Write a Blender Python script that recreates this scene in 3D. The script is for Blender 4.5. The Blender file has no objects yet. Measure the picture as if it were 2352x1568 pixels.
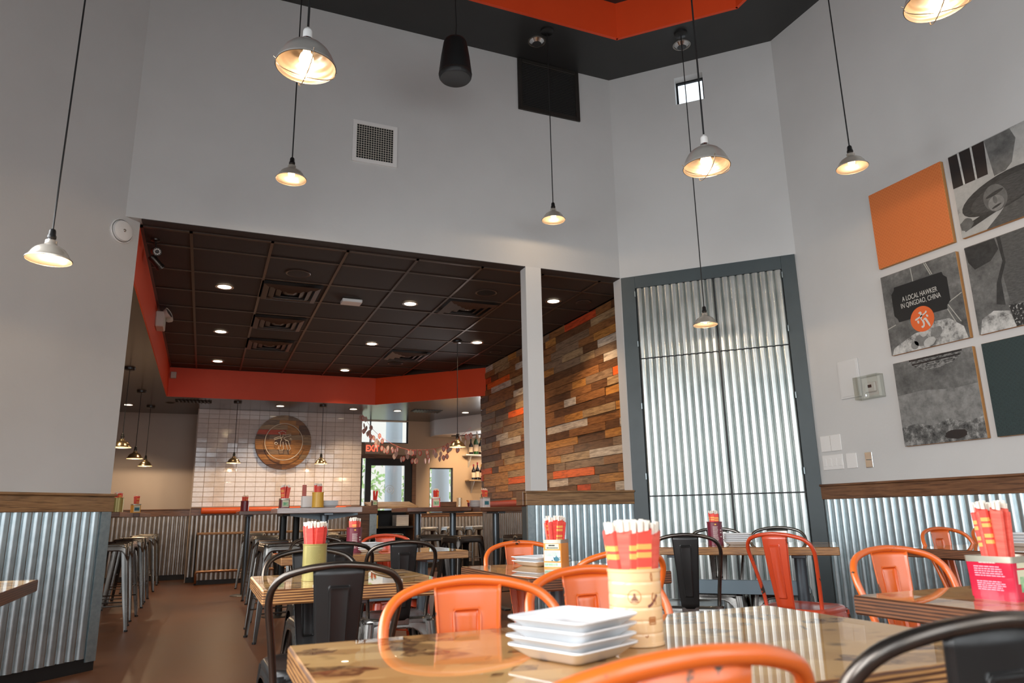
import bpy, math, random
from mathutils import Vector, Matrix
random.seed(7)
R = math.radians
PI = math.pi
scene = bpy.context.scene
COL = scene.collection

# ---------------------------------------------------------------- camera
HC = 0.97
FPX = 1641.2
pitch, roll, yaw = R(13.525), R(-1.107), R(23.078)
Fv = Vector((math.sin(yaw)*math.cos(pitch), math.cos(yaw)*math.cos(pitch), math.sin(pitch)))
Rv = Vector((math.cos(yaw), -math.sin(yaw), 0))
Uv = Rv.cross(Fv)
R2 = Rv*math.cos(roll) + Uv*math.sin(roll)
U2 = Uv*math.cos(roll) - Rv*math.sin(roll)
cd = bpy.data.cameras.new('camera')
cd.sensor_width = 36
cd.lens = FPX*36/2352
cd.clip_start = 0.02
cd.dof.use_dof = True
cd.dof.focus_distance = 5.0
cd.dof.aperture_fstop = 5.6
cam = bpy.data.objects.new('camera', cd)
COL.objects.link(cam)
cam.matrix_world = Matrix(((R2.x, U2.x, -Fv.x, 0), (R2.y, U2.y, -Fv.y, 0), (R2.z, U2.z, -Fv.z, HC), (0, 0, 0, 1)))
scene.camera = cam

# ---------------------------------------------------------------- world, daylight, exposure
vs = scene.view_settings
vs.view_transform = 'Standard'
vs.look = 'None'
vs.gamma = 1
vs.use_curve_mapping = False
vs.exposure = 0.0
scene.cycles.use_denoising = True
scene.cycles.max_bounces = 8
scene.cycles.diffuse_bounces = 4
scene.cycles.glossy_bounces = 4
scene.cycles.transparent_max_bounces = 8
scene.cycles.sample_clamp_indirect = 4
scene.cycles.caustics_reflective = False
scene.cycles.caustics_refractive = False
w = bpy.data.worlds.new('sky')
scene.world = w
w.use_nodes = True
bg = w.node_tree.nodes['Background']
bg.inputs[0].default_value = (0.86, 0.93, 1.0, 1)
bg.inputs[1].default_value = 2.2


def area_light(name, loc, sx, sz, dirn, power, col):
    ld = bpy.data.lights.new(name, 'AREA')
    ld.shape = 'RECTANGLE'
    ld.size = sx
    ld.size_y = sz
    ld.energy = power
    ld.color = col
    ld.spread = R(150)
    o = bpy.data.objects.new(name, ld)
    COL.objects.link(o)
    o.location = loc
    o.rotation_euler = Vector(dirn).to_track_quat('-Z', 'Y').to_euler()
    return o


DAY = (0.97, 0.985, 1.0)
# daylight entering through the front and left windows behind the camera
for k, xx in enumerate((-0.75, 1.47, 3.7)):
    area_light('daylight_front', (xx, -1.84, 2.20), 1.8, 2.6, (0, 1, -.30), 20, DAY)
for k, yy in enumerate((-0.6, 1.6, 3.5)):
    area_light('daylight_side', (-1.50, yy, 1.80), 1.6, 1.9, (1, 0, -.50), 58, DAY)
# daylight entering the back room from the windows of its far end
area_light('daylight_far', (5.6, 13.55, 1.6), 1.0, 1.6, (-0.2, -1, 0), 70, DAY)


# ---------------------------------------------------------------- materials
def nt_new(name):
    m = bpy.data.materials.new(name)
    m.use_nodes = True
    nt = m.node_tree
    return m, nt, nt.nodes['Principled BSDF']


def ramp(nt, stops):
    r = nt.nodes.new('ShaderNodeValToRGB')
    e = r.color_ramp.elements
    e[0].position, e[0].color = stops[0][0], (*stops[0][1], 1)
    e[1].position, e[1].color = stops[1][0], (*stops[1][1], 1)
    for p, c in stops[2:]:
        n = e.new(p)
        n.color = (*c, 1)
    return r


def coords(nt, kind='Object', scale=(1, 1, 1), rnd=0.0):
    tc = nt.nodes.new('ShaderNodeTexCoord')
    mp = nt.nodes.new('ShaderNodeMapping')
    mp.inputs['Scale'].default_value = scale
    if kind == 'World':
        g = nt.nodes.new('ShaderNodeNewGeometry')
        src = g.outputs['Position']
    else:
        src = tc.outputs[kind]
    if rnd:
        oi = nt.nodes.new('ShaderNodeObjectInfo')
        mu = nt.nodes.new('ShaderNodeMath')
        mu.operation = 'MULTIPLY'
        mu.inputs[1].default_value = rnd
        nt.links.new(oi.outputs['Random'], mu.inputs[0])
        cb = nt.nodes.new('ShaderNodeCombineXYZ')
        for i in range(3):
            nt.links.new(mu.outputs[0], cb.inputs[i])
        ad = nt.nodes.new('ShaderNodeVectorMath')
        nt.links.new(src, ad.inputs[0])
        nt.links.new(cb.outputs[0], ad.inputs[1])
        src = ad.outputs[0]
    nt.links.new(src, mp.inputs['Vector'])
    return mp.outputs['Vector']


def noise(nt, vec, scale, detail=4, rough=.55):
    n = nt.nodes.new('ShaderNodeTexNoise')
    n.inputs['Scale'].default_value = scale
    n.inputs['Detail'].default_value = detail
    n.inputs['Roughness'].default_value = rough
    nt.links.new(vec, n.inputs['Vector'])
    return n.outputs['Fac']


def bump(nt, b, src, strength, dist=.01):
    bn = nt.nodes.new('ShaderNodeBump')
    bn.inputs['Strength'].default_value = strength
    bn.inputs['Distance'].default_value = dist
    nt.links.new(src, bn.inputs['Height'])
    nt.links.new(bn.outputs[0], b.inputs['Normal'])


def pm(name, c1, rough=.5, metal=0., c2=None, nscale=8, stretch=(1, 1, 1), kind='Object', rnd=0., lo=.35, hi=.65,
       bmp=0., bscale=None, coat=0., rrange=None, emit=None, estr=0., spec=.5):
    m, nt, b = nt_new(name)
    b.inputs['Base Color'].default_value = (*c1, 1)
    b.inputs['Roughness'].default_value = rough
    b.inputs['Metallic'].default_value = metal
    b.inputs['Specular IOR Level'].default_value = spec
    if coat:
        b.inputs['Coat Weight'].default_value = coat
        b.inputs['Coat Roughness'].default_value = .04
    if emit:
        b.inputs['Emission Color'].default_value = (*emit, 1)
        b.inputs['Emission Strength'].default_value = estr
    if c2 or bmp:
        v = coords(nt, kind, stretch, rnd)
        f = noise(nt, v, nscale)
        if c2:
            r = ramp(nt, [(lo, c1), (hi, c2)])
            nt.links.new(f, r.inputs[0])
            nt.links.new(r.outputs[0], b.inputs['Base Color'])
        if rrange:
            mr = nt.nodes.new('ShaderNodeMapRange')
            mr.inputs['To Min'].default_value, mr.inputs['To Max'].default_value = rrange
            nt.links.new(f, mr.inputs['Value'])
            nt.links.new(mr.outputs[0], b.inputs['Roughness'])
        if bmp:
            fb = noise(nt, v, bscale or nscale*3, 3)
            bump(nt, b, fb, bmp)
    return m


def wood(name, c1, c2, stretch=(1, 1, 1), rough=.45, coat=0., nscale=6, rnd=50., c3=None, bmp=.25):
    """grain runs along the axis with the small stretch"""
    m, nt, b = nt_new(name)
    v = coords(nt, 'World', stretch, rnd)
    f = noise(nt, v, nscale, 6, .62)
    st = [(.3, c1), (.62, c2)]
    if c3:
        st.append((.8, c3))
    r = ramp(nt, st)
    nt.links.new(f, r.inputs[0])
    # darker knots and stains in the timber itself
    v2 = coords(nt, 'World', tuple(.35*s+.2 for s in stretch), rnd)
    f2 = noise(nt, v2, nscale*1.3, 3)
    r2 = ramp(nt, [(.36, (.45, .42, .4)), (.5, (1, 1, 1))])
    nt.links.new(f2, r2.inputs[0])
    mx = nt.nodes.new('ShaderNodeMix')
    mx.data_type = 'RGBA'
    mx.blend_type = 'MULTIPLY'
    mx.inputs['Factor'].default_value = .75
    nt.links.new(r.outputs[0], mx.inputs['A'])
    nt.links.new(r2.outputs[0], mx.inputs['B'])
    nt.links.new(mx.outputs['Result'], b.inputs['Base Color'])
    b.inputs['Roughness'].default_value = rough
    if coat:
        b.inputs['Coat Weight'].default_value = coat
        b.inputs['Coat Roughness'].default_value = .08
    if bmp:
        bump(nt, b, f, bmp, .004)
    return m


def worn_paint(name, col, wear, rough=.35, metal=.0, amount=.62, wmetal=.6, nscale=14):
    """painted sheet metal with chips, mostly on the convex edges"""
    m, nt, b = nt_new(name)
    v = coords(nt, 'Object', (1, 1, 1), 30.)
    f = noise(nt, v, nscale, 5, .65)
    g = nt.nodes.new('ShaderNodeNewGeometry')
    mr = nt.nodes.new('ShaderNodeMapRange')
    mr.inputs['From Min'].default_value = .5
    mr.inputs['From Max'].default_value = .62
    mr.inputs['To Max'].default_value = .16
    nt.links.new(g.outputs['Pointiness'], mr.inputs['Value'])
    ad = nt.nodes.new('ShaderNodeMath')
    nt.links.new(f, ad.inputs[0])
    nt.links.new(mr.outputs[0], ad.inputs[1])
    r = ramp(nt, [(amount, (0, 0, 0)), (amount+.03, (1, 1, 1))])
    nt.links.new(ad.outputs[0], r.inputs[0])
    f2 = noise(nt, v, 3., 2)
    r2 = ramp(nt, [(.3, tuple(c*.88 for c in col)), (.7, col)])
    nt.links.new(f2, r2.inputs[0])
    mx = nt.nodes.new('ShaderNodeMix')
    mx.data_type = 'RGBA'
    nt.links.new(r.outputs[0], mx.inputs['Factor'])
    nt.links.new(r2.outputs[0], mx.inputs['A'])
    mx.inputs['B'].default_value = (*wear, 1)
    nt.links.new(mx.outputs['Result'], b.inputs['Base Color'])
    mm = nt.nodes.new('ShaderNodeMath')
    mm.operation = 'MULTIPLY_ADD'
    nt.links.new(r.outputs[0], mm.inputs[0])
    mm.inputs[1].default_value = wmetal-metal
    mm.inputs[2].default_value = metal
    nt.links.new(mm.outputs[0], b.inputs['Metallic'])
    b.inputs['Roughness'].default_value = rough
    if metal < .1:
        b.inputs['Coat Weight'].default_value = .8
        b.inputs['Coat Roughness'].default_value = .22
    return m


def glow(name, col, strength):
    m, nt, b = nt_new(name)
    b.inputs['Base Color'].default_value = (*col, 1)
    b.inputs['Emission Color'].default_value = (*col, 1)
    b.inputs['Emission Strength'].default_value = strength
    return m


def glass_mat(name, tint=(1, 1, 1), alpha=.12):
    m, nt, b = nt_new(name)
    out = nt.nodes['Material Output']
    tr = nt.nodes.new('ShaderNodeBsdfTransparent')
    tr.inputs[0].default_value = (*tint, 1)
    gl = nt.nodes.new('ShaderNodeBsdfGlossy')
    gl.inputs['Roughness'].default_value = .02
    mx = nt.nodes.new('ShaderNodeMixShader')
    mx.inputs[0].default_value = alpha
    nt.links.new(tr.outputs[0], mx.inputs[1])
    nt.links.new(gl.outputs[0], mx.inputs[2])
    nt.links.new(mx.outputs[0], out.inputs[0])
    return m


def collage_mat(name):
    """varnished newspaper cuttings"""
    m, nt, b = nt_new(name)
    v = coords(nt, 'World', (1, 1, 1))
    nz = nt.nodes.new('ShaderNodeTexNoise')
    nz.inputs['Scale'].default_value = 3
    nt.links.new(v, nz.inputs['Vector'])
    mp = nt.nodes.new('ShaderNodeMapping')
    mp.inputs['Rotation'].default_value = (0, 0, .35)
    mp.inputs['Scale'].default_value = (6.5, 10.5, .01)
    nt.links.new(v, mp.inputs[0])
    vo = nt.nodes.new('ShaderNodeTexVoronoi')
    vo.distance = 'CHEBYCHEV'
    vo.inputs['Scale'].default_value = 1.6
    vo.inputs['Randomness'].default_value = .8
    nt.links.new(mp.outputs[0], vo.inputs['Vector'])
    sp = nt.nodes.new('ShaderNodeSeparateColor')
    nt.links.new(vo.outputs['Color'], sp.inputs[0])
    base = ramp(nt, [(0, (.44, .225, .07)), (1, (.62, .37, .14))])
    nt.links.new(sp.outputs[0], base.inputs[0])
    dark = ramp(nt, [(.80, (1, 1, 1)), (.83, (.25, .16, .1))])
    nt.links.new(sp.outputs[1], dark.inputs[0])
    f = noise(nt, v, 40, 3)
    dk = ramp(nt, [(.42, (.12, .12, .12)), (.56, (1, 1, 1))])
    nt.links.new(f, dk.inputs[0])
    wv = nt.nodes.new('ShaderNodeTexWave')
    wv.bands_direction = 'Y'
    wv.inputs['Scale'].default_value = 55
    wv.inputs['Distortion'].default_value = .6
    nt.links.new(v, wv.inputs['Vector'])
    lines = ramp(nt, [(.2, (.72, .7, .66)), (.6, (1, 1, 1))])
    nt.links.new(wv.outputs['Fac'], lines.inputs[0])
    f3 = noise(nt, v, 9, 2)
    blot = ramp(nt, [(.33, (.25, .2, .15)), (.4, (1, 1, 1))])
    nt.links.new(f3, blot.inputs[0])
    pic = nt.nodes.new('ShaderNodeMix')
    pic.data_type = 'RGBA'
    pic.blend_type = 'LIGHTEN'
    pic.inputs['Factor'].default_value = .5
    nt.links.new(dark.outputs[0], pic.inputs['A'])
    nt.links.new(dk.outputs[0], pic.inputs['B'])
    cur = base.outputs[0]
    for src, fac in ((pic.outputs['Result'], 1.), (lines.outputs[0], 1.), (blot.outputs[0], .8)):
        mx = nt.nodes.new('ShaderNodeMix')
        mx.data_type = 'RGBA'
        mx.blend_type = 'MULTIPLY'
        mx.inputs['Factor'].default_value = fac
        nt.links.new(cur, mx.inputs['A'])
        nt.links.new(src, mx.inputs['B'])
        cur = mx.outputs['Result']
    nt.links.new(cur, b.inputs['Base Color'])
    b.inputs['Roughness'].default_value = .5
    b.inputs['Specular IOR Level'].default_value = .3
    b.inputs['Coat Weight'].default_value = .9
    b.inputs['Coat Roughness'].default_value = .015
    b.inputs['Coat IOR'].default_value = 1.46
    return m


def ply_mat(name, c1, c2, thick, n=6):
    m, nt, b = nt_new(name)
    v = coords(nt, 'Object', (1, 1, 1))
    sp = nt.nodes.new('ShaderNodeSeparateXYZ')
    nt.links.new(v, sp.inputs[0])
    f = noise(nt, coords(nt, 'Object', (3, 3, 60)), 3, 4)
    a = nt.nodes.new('ShaderNodeMath')
    a.operation = 'MULTIPLY_ADD'
    a.inputs[1].default_value = n/thick*2*PI
    nt.links.new(sp.outputs['Z'], a.inputs[0])
    nt.links.new(f, a.inputs[2])
    s = nt.nodes.new('ShaderNodeMath')
    s.operation = 'SINE'
    nt.links.new(a.outputs[0], s.inputs[0])
    t = nt.nodes.new('ShaderNodeMath')
    t.operation = 'MULTIPLY_ADD'
    t.inputs[1].default_value = .28
    nt.links.new(s.outputs[0], t.inputs[0])
    nt.links.new(f, t.inputs[2])
    r = ramp(nt, [(.3, c1), (.75, c2)])
    nt.links.new(t.outputs[0], r.inputs[0])
    nt.links.new(r.outputs[0], b.inputs['Base Color'])
    b.inputs['Roughness'].default_value = .35
    b.inputs['Coat Weight'].default_value = .6
    b.inputs['Coat Roughness'].default_value = .15
    return m


def band_mat(name, bands, axis='Z', rough=.35, metal=0., coat=0., dirt=None):
    """printed tin or paper: colour bands along one local axis; bands = [(upper limit, colour)...] normalised to Generated"""
    m, nt, b = nt_new(name)
    tc = nt.nodes.new('ShaderNodeTexCoord')
    sp = nt.nodes.new('ShaderNodeSeparateXYZ')
    nt.links.new(tc.outputs['Generated'], sp.inputs[0])
    r = nt.nodes.new('ShaderNodeValToRGB')
    r.color_ramp.interpolation = 'CONSTANT'
    e = r.color_ramp.elements
    e[0].position, e[0].color = 0, (*bands[0][1], 1)
    p = bands[0][0]
    e[1].position, e[1].color = p, (*bands[1][1], 1)
    p = bands[1][0]
    for lim, c in bands[2:]:
        n = e.new(p)
        n.color = (*c, 1)
        p = lim
    nt.links.new(sp.outputs[axis], r.inputs[0])
    nt.links.new(r.outputs[0], b.inputs['Base Color'])
    b.inputs['Roughness'].default_value = rough
    b.inputs['Metallic'].default_value = metal
    if coat:
        b.inputs['Coat Weight'].default_value = coat
    return m


M = {}
M['wall'] = pm('painted_wall', (.585, .575, .555), .6, c2=(.62, .61, .59), nscale=1.2, kind='World', bmp=.08, bscale=40)
M['wallwhite'] = pm('white_trim_paint', (.66, .65, .63), .45)
M['beige'] = pm('beige_wall_paint', (.50, .42, .36), .6, c2=(.53, .45, .385), nscale=1.5, kind='World')
M['tan'] = pm('tan_wall_paint', (.52, .38, .26), .6)
M['charcoal'] = pm('charcoal_ceiling_paint', (.028, .028, .027), .42, c2=(.032, .031, .03), nscale=3, kind='World')
M['red'] = pm('red_orange_paint', (.84, .072, .012), .5, c2=(.88, .08, .014), nscale=2, kind='World', bmp=.05, bscale=60)
M['lowceil'] = pm('brown_gloss_ceiling', (.065, .047, .037), .22, c2=(.075, .055, .043), nscale=2, kind='World')
M['ctile'] = pm('dark_ceiling_tile', (.030, .022, .018), .7, c2=(.046, .035, .029), nscale=160, kind='World', bmp=.4, bscale=220, lo=.3, hi=.7)
M['cgrid'] = pm('ceiling_grid_metal', (.075, .05, .038), .35, .3)
M['floor'] = pm('stained_concrete_floor', (.080, .027, .010), .3, c2=(.165, .062, .025), nscale=1.0, stretch=(1, .45, 1), kind='World', bmp=.06, bscale=14, rrange=(.3, .5), lo=.32, hi=.68)
M['kick'] = pm('black_base', (.012, .012, .012), .5)
M['galv'] = pm('galvanised_steel', (.46, .535, .555), .3, .92, c2=(.54, .61, .63), nscale=14, kind='World', rrange=(.26, .36))
M['galvflat'] = pm('galvanised_trim', (.30, .36, .38), .42, .8, c2=(.38, .44, .45), nscale=30, kind='World')
M['galvdoor'] = pm('bright_galvanised_sheet', (.50, .54, .53), .3, .92, c2=(.60, .63, .61), nscale=4, kind='World', rrange=(.26, .38))
M['galvbrown'] = pm('dull_galvanised_steel', (.36, .33, .30), .3, .9, c2=(.46, .43, .40), nscale=6, kind='World')
M['bluegrey'] = pm('blue_grey_frame_paint', (.052, .068, .072), .45, c2=(.06, .078, .082), nscale=4, kind='World')
M['oak'] = wood('oak_cap', (.20, .095, .036), (.36, .20, .085), (1.2, 1.2, 22), .42, .15, 5, 0.)
M['oakdark'] = wood('dark_oak_cap', (.11, .045, .02), (.22, .10, .045), (1.2, 1.2, 22), .4, .2, 5, 0.)
PL = (1, 1.3, 15)
M['plank_brown'] = wood('plank_brown', (.17, .066, .022), (.37, .165, .058), PL)
M['plank_dark'] = wood('plank_dark_brown', (.075, .032, .014), (.18, .082, .036), PL)
M['plank_gold'] = wood('plank_golden', (.32, .125, .028), (.62, .29, .075), PL)
M['plank_tan'] = wood('plank_tan', (.27, .16, .08), (.50, .34, .18), PL)
M['plank_grey'] = wood('plank_grey', (.17, .105, .062), (.32, .21, .13), PL)
M['plank_white'] = wood('plank_whitewashed', (.42, .34, .26), (.74, .65, .54), PL)
M['plank_orange'] = wood('plank_orange', (.74, .11, .018), (.92, .17, .03), PL)
M['plank_red'] = wood('plank_red', (.48, .06, .018), (.70, .095, .028), PL)
M['tile'] = pm('white_glazed_tile', (.70, .615, .565), .09, c2=(.77, .69, .645), nscale=3, rnd=40., coat=.5)
M['grout'] = pm('brown_grout', (.44, .35, .29), .8)
M['gunmetal'] = worn_paint('gunmetal_paint', (.030, .029, .028), (.16, .12, .085), .33, .5, .78, .8)
M['hoopsteel'] = pm('worn_dark_steel_tube', (.10, .088, .078), .26, .92, c2=(.17, .13, .10), nscale=9, rnd=20., lo=.4, hi=.75)
M['orange'] = worn_paint('orange_paint', (.80, .148, .018), (.07, .055, .035), .3, 0., .70, .5)
M['orangehoop'] = worn_paint('orange_tube_paint', (.80, .148, .018), (.07, .055, .035), .3, 0., .635, .5, 16)
M['redorange_and_shade'] = worn_paint('red_orange_and_shade_chair_paint', (.62, .062, .016), (.05, .03, .02), .33, 0., .68, .4)  # with its tube: real red orange on one chair, painted shade on another
M['redhoop_and_shade'] = worn_paint('red_orange_and_shade_tube_paint', (.62, .062, .016), (.05, .03, .02), .33, 0., .63, .4, 16)
M['rawsteel'] = pm('brushed_raw_steel', (.17, .165, .155), .27, .95, c2=(.27, .255, .235), nscale=3, rnd=20., rrange=(.22, .32))
M['darksteel'] = pm('dark_steel', (.04, .035, .032), .28, .75, c2=(.075, .063, .054), nscale=3, rnd=20.)
M['steelbase'] = pm('grey_table_base', (.13, .15, .165), .3, .75)
M['bluesteel'] = pm('blue_grey_beam', (.17, .22, .25), .4, .35)
M['blackpost'] = pm('black_post', (.015, .015, .015), .35, .4)
M['collage'] = collage_mat('newspaper_collage')
M['ply'] = ply_mat('plywood_edge', (.09, .028, .01), (.58, .29, .10), .048)
M['plydark'] = ply_mat('dark_plywood_edge', (.05, .02, .01), (.22, .085, .035), .048)
M['plypale'] = ply_mat('pale_plywood_edge', (.32, .24, .22), (.62, .54, .50), .048)
M['bartop'] = wood('bar_top_wood', (.11, .038, .015), (.28, .11, .045), (1, 6, 20), .3, .6, 5, 0.)
M['cord'] = pm('black_cord', (.01, .01, .01), .5)
M['socket'] = pm('black_socket', (.012, .012, .012), .3)
M['ceramic'] = pm('white_ceramic', (.75, .74, .72), .25)
M['shade'] = pm('smoky_nickel_shade', (.56, .51, .44), .25, .55, c2=(.64, .59, .51), nscale=6, rrange=(.14, .3))
M['shadein'] = pm('shade_inside', (.50, .40, .30), .3, .85)
M['brass'] = pm('antique_brass_shade', (.60, .46, .27), .22, .92)
M['alu'] = pm('spun_aluminium', (.56, .54, .50), .3, .6, c2=(.64, .62, .58), nscale=9)
M['bulb'] = glow('lit_bulb', (1.0, .74, .46), 7)
M['canlight'] = glow('downlight_lamp', (1.0, .80, .58), 7)
M['cantrim'] = pm('downlight_reflector', (.5, .45, .4), .25, .8)
M['offlamp'] = pm('unlit_lamp', (.05, .05, .05), .3)
M['blackplastic'] = pm('black_plastic', (.012, .012, .012), .4, bmp=.2, bscale=300)
M['whiteplastic'] = pm('white_plastic', (.80, .78, .75), .35)
M['creamplastic'] = pm('cream_plastic', (.62, .58, .5), .45)
M['clear'] = glass_mat('clear_plastic', (.93, .94, .92), .10)
M['glass'] = glass_mat('window_glass', (.97, .99, 1), .05)
M['darkvent'] = pm('dark_bronze_grille', (.03, .026, .022), .5, .3)
M['ventblack'] = pm('vent_interior', (.006, .006, .006), .8)
M['chrome'] = pm('chrome', (.7, .7, .7), .12, 1.)
M['white'] = pm('white_glazed_china', (.83, .84, .85), .12, coat=.4)
M['chopwood'] = pm('pale_chopstick_wood', (.84, .77, .66), .6)
SL_R, SL_Y = (.84, .075, .05), (.9, .42, .10)
M['sleeve'] = band_mat('red_paper_sleeve', [(.50, SL_R), (.55, SL_Y), (.58, SL_R), (.63, SL_Y), (.72, SL_R), (.77, SL_Y), (.80, SL_R), (.85, SL_Y), (1., SL_R)], 'Z', .55)
M['sleeve_plain'] = pm('plain_red_paper_sleeve', (.80, .07, .05), .55, c2=(.70, .045, .035), nscale=40, stretch=(.3, .3, 3))
M['sleeve_daylit'] = pm('daylit_red_paper_sleeve', (.86, .16, .11), .55, c2=(.78, .09, .06), nscale=30, stretch=(.3, .3, 3))  # the red sleeve again, with pale daylight mixed into its colour
M['vinyl'] = pm('orange_vinyl', (.66, .10, .02), .3, bmp=.1, bscale=120)
M['vinylred'] = pm('rust_red_vinyl', (.40, .06, .03), .3, bmp=.1, bscale=120)
M['exit'] = glow('exit_letters', (1.0, .10, .05), 2.2)
M['signplate'] = pm('exit_sign_plate', (.60, .50, .42), .5)
M['neon'] = pm('white_neon_tube', (.85, .80, .68), .25)
M['doorblack'] = pm('black_door_frame', (.012, .013, .014), .35, .3)
M['copper'] = pm('copper_pipe', (.36, .19, .10), .25, .9)


# ---------------------------------------------------------------- mesh builder
class MB:
    def __init__(s):
        s.v, s.f, s.mi, s.cur, s.T = [], [], [], 0, None

    def add(s, vs, fs):
        b = len(s.v)
        if s.T is not None:
            vs = [tuple(s.T @ Vector(p)) for p in vs]
        s.v += [tuple(p) for p in vs]
        s.f += [tuple(i+b for i in f) for f in fs]
        s.mi += [s.cur]*len(fs)
        return s

    def box(s, x0, x1, y0, y1, z0, z1):
        v = [(x0, y0, z0), (x1, y0, z0), (x1, y1, z0), (x0, y1, z0), (x0, y0, z1), (x1, y0, z1), (x1, y1, z1), (x0, y1, z1)]
        return s.add(v, [(0, 3, 2, 1), (4, 5, 6, 7), (0, 1, 5, 4), (1, 2, 6, 5), (2, 3, 7, 6), (3, 0, 4, 7)])

    def cbox(s, x0, x1, y0, y1, z0, z1, c):
        """box with all edges chamfered by c"""
        vs = []
        idx = {}
        X, Y, Z = (x0, x1), (y0, y1), (z0, z1)
        for i in (0, 1):
            for j in (0, 1):
                for k in (0, 1):
                    sx, sy, sz = (1 if i == 0 else -1), (1 if j == 0 else -1), (1 if k == 0 else -1)
                    idx[i, j, k, 0] = len(vs); vs.append((X[i], Y[j]+sy*c, Z[k]+sz*c))
                    idx[i, j, k, 1] = len(vs); vs.append((X[i]+sx*c, Y[j], Z[k]+sz*c))
                    idx[i, j, k, 2] = len(vs); vs.append((X[i]+sx*c, Y[j]+sy*c, Z[k]))
        g = lambda i, j, k, a: idx[i, j, k, a]
        fs = []
        fs += [(g(0, 0, 0, 0), g(0, 0, 1, 0), g(0, 1, 1, 0), g(0, 1, 0, 0)), (g(1, 0, 0, 0), g(1, 1, 0, 0), g(1, 1, 1, 0), g(1, 0, 1, 0))]
        fs += [(g(0, 0, 0, 1), g(1, 0, 0, 1), g(1, 0, 1, 1), g(0, 0, 1, 1)), (g(0, 1, 0, 1), g(0, 1, 1, 1), g(1, 1, 1, 1), g(1, 1, 0, 1))]
        fs += [(g(0, 0, 0, 2), g(0, 1, 0, 2), g(1, 1, 0, 2), g(1, 0, 0, 2)), (g(0, 0, 1, 2), g(1, 0, 1, 2), g(1, 1, 1, 2), g(0, 1, 1, 2))]
        for i in (0, 1):
            for j in (0, 1):
                q = (g(i, j, 0, 0), g(i, j, 0, 1), g(i, j, 1, 1), g(i, j, 1, 0))
                fs.append(q if (i == j) else q[::-1])
            for k in (0, 1):
                q = (g(i, 0, k, 0), g(i, 1, k, 0), g(i, 1, k, 2), g(i, 0, k, 2))
                fs.append(q if (i == k) else q[::-1])
        for j in (0, 1):
            for k in (0, 1):
                q = (g(0, j, k, 1), g(0, j, k, 2), g(1, j, k, 2), g(1, j, k, 1))
                fs.append(q if (j == k) else q[::-1])
        for i in (0, 1):
            for j in (0, 1):
                for k in (0, 1):
                    t = (g(i, j, k, 0), g(i, j, k, 2), g(i, j, k, 1))
                    fs.append(t if (i+j+k) % 2 == 0 else t[::-1])
        return s.add(vs, fs)

    def prism(s, poly, z0, z1):
        n = len(poly)
        v = [(p[0], p[1], z0) for p in poly]+[(p[0], p[1], z1) for p in poly]
        f = [tuple(range(n))[::-1], tuple(range(n, 2*n))]+[(i, (i+1) % n, n+(i+1) % n, n+i) for i in range(n)]
        return s.add(v, f)

    def plate(s, poly, y0, y1):
        """polygon given in x,z, extruded along y"""
        n = len(poly)
        v = [(p[0], y0, p[1]) for p in poly]+[(p[0], y1, p[1]) for p in poly]
        f = [tuple(range(n)), tuple(range(n, 2*n))[::-1]]+[((i+1) % n, i, n+i, n+(i+1) % n) for i in range(n)]
        return s.add(v, f)

    def tube(s, pts, r, n=10, closed=False, cap=True):
        pts = [Vector(p) for p in pts]
        m = len(pts)
        rr = r if isinstance(r, (list, tuple)) else [r]*m
        vs, fs = [], []
        up = None
        for i, p in enumerate(pts):
            a = pts[(i-1) % m] if (closed or i > 0) else p
            b = pts[(i+1) % m] if (closed or i < m-1) else p
            t = (b-a).normalized()
            if up is None:
                up = Vector((0, 0, 1)) if abs(t.z) < .9 else Vector((1, 0, 0))
            x = t.cross(up)
            if x.length < 1e-6:
                x = t.cross(Vector((1, 0, 0)))
            x.normalize()
            y = x.cross(t).normalized()
            up = y
            for k in range(n):
                an = 2*PI*k/n
                vs.append(p+x*(math.cos(an)*rr[i])+y*(math.sin(an)*rr[i]))
        for i in range(m if closed else m-1):
            for k in range(n):
                a, b = i*n+k, i*n+(k+1) % n
                c, d = ((i+1) % m)*n+(k+1) % n, ((i+1) % m)*n+k
                fs.append((a, b, c, d))
        if cap and not closed:
            fs.append(tuple(range(n))[::-1])
            fs.append(tuple(range((m-1)*n, m*n)))
        return s.add(vs, fs)

    def cyl(s, p0, p1, r, n=16, r2=None):
        return s.tube([p0, p1], [r, r if r2 is None else r2], n)

    def lathe(s, prof, n=24, c=(0, 0, 0), a0=0., a1=2*PI):
        """profile of (r, z); closed around z"""
        vs, fs = [], []
        full = abs(a1-a0-2*PI) < 1e-6
        m = n if full else n+1
        for r, z in prof:
            for k in range(m):
                a = a0+(a1-a0)*k/n
                vs.append((c[0]+r*math.cos(a), c[1]+r*math.sin(a), c[2]+z))
        for i in range(len(prof)-1):
            for k in range(n):
                k2 = (k+1) % m
                fs.append((i*m+k, i*m+k2, (i+1)*m+k2, (i+1)*m+k))
        return s.add(vs, fs)

    def disc(s, c, r, n=24, axis='z'):
        vs = []
        for k in range(n):
            a = 2*PI*k/n
            x, y = r*math.cos(a), r*math.sin(a)
            vs.append((c[0]+x, c[1]+y, c[2]) if axis == 'z' else (c[0]+x, c[1], c[2]+y))
        return s.add(vs, [tuple(range(n))])

    def grid(s, fn, nu, nv, closed_u=False):
        vs = [fn(i/nu, j/nv) for j in range(nv+1) for i in range(nu+1)]
        fs = [(j*(nu+1)+i, j*(nu+1)+i+1, (j+1)*(nu+1)+i+1, (j+1)*(nu+1)+i) for j in range(nv) for i in range(nu)]
        return s.add(vs, fs)

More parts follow.
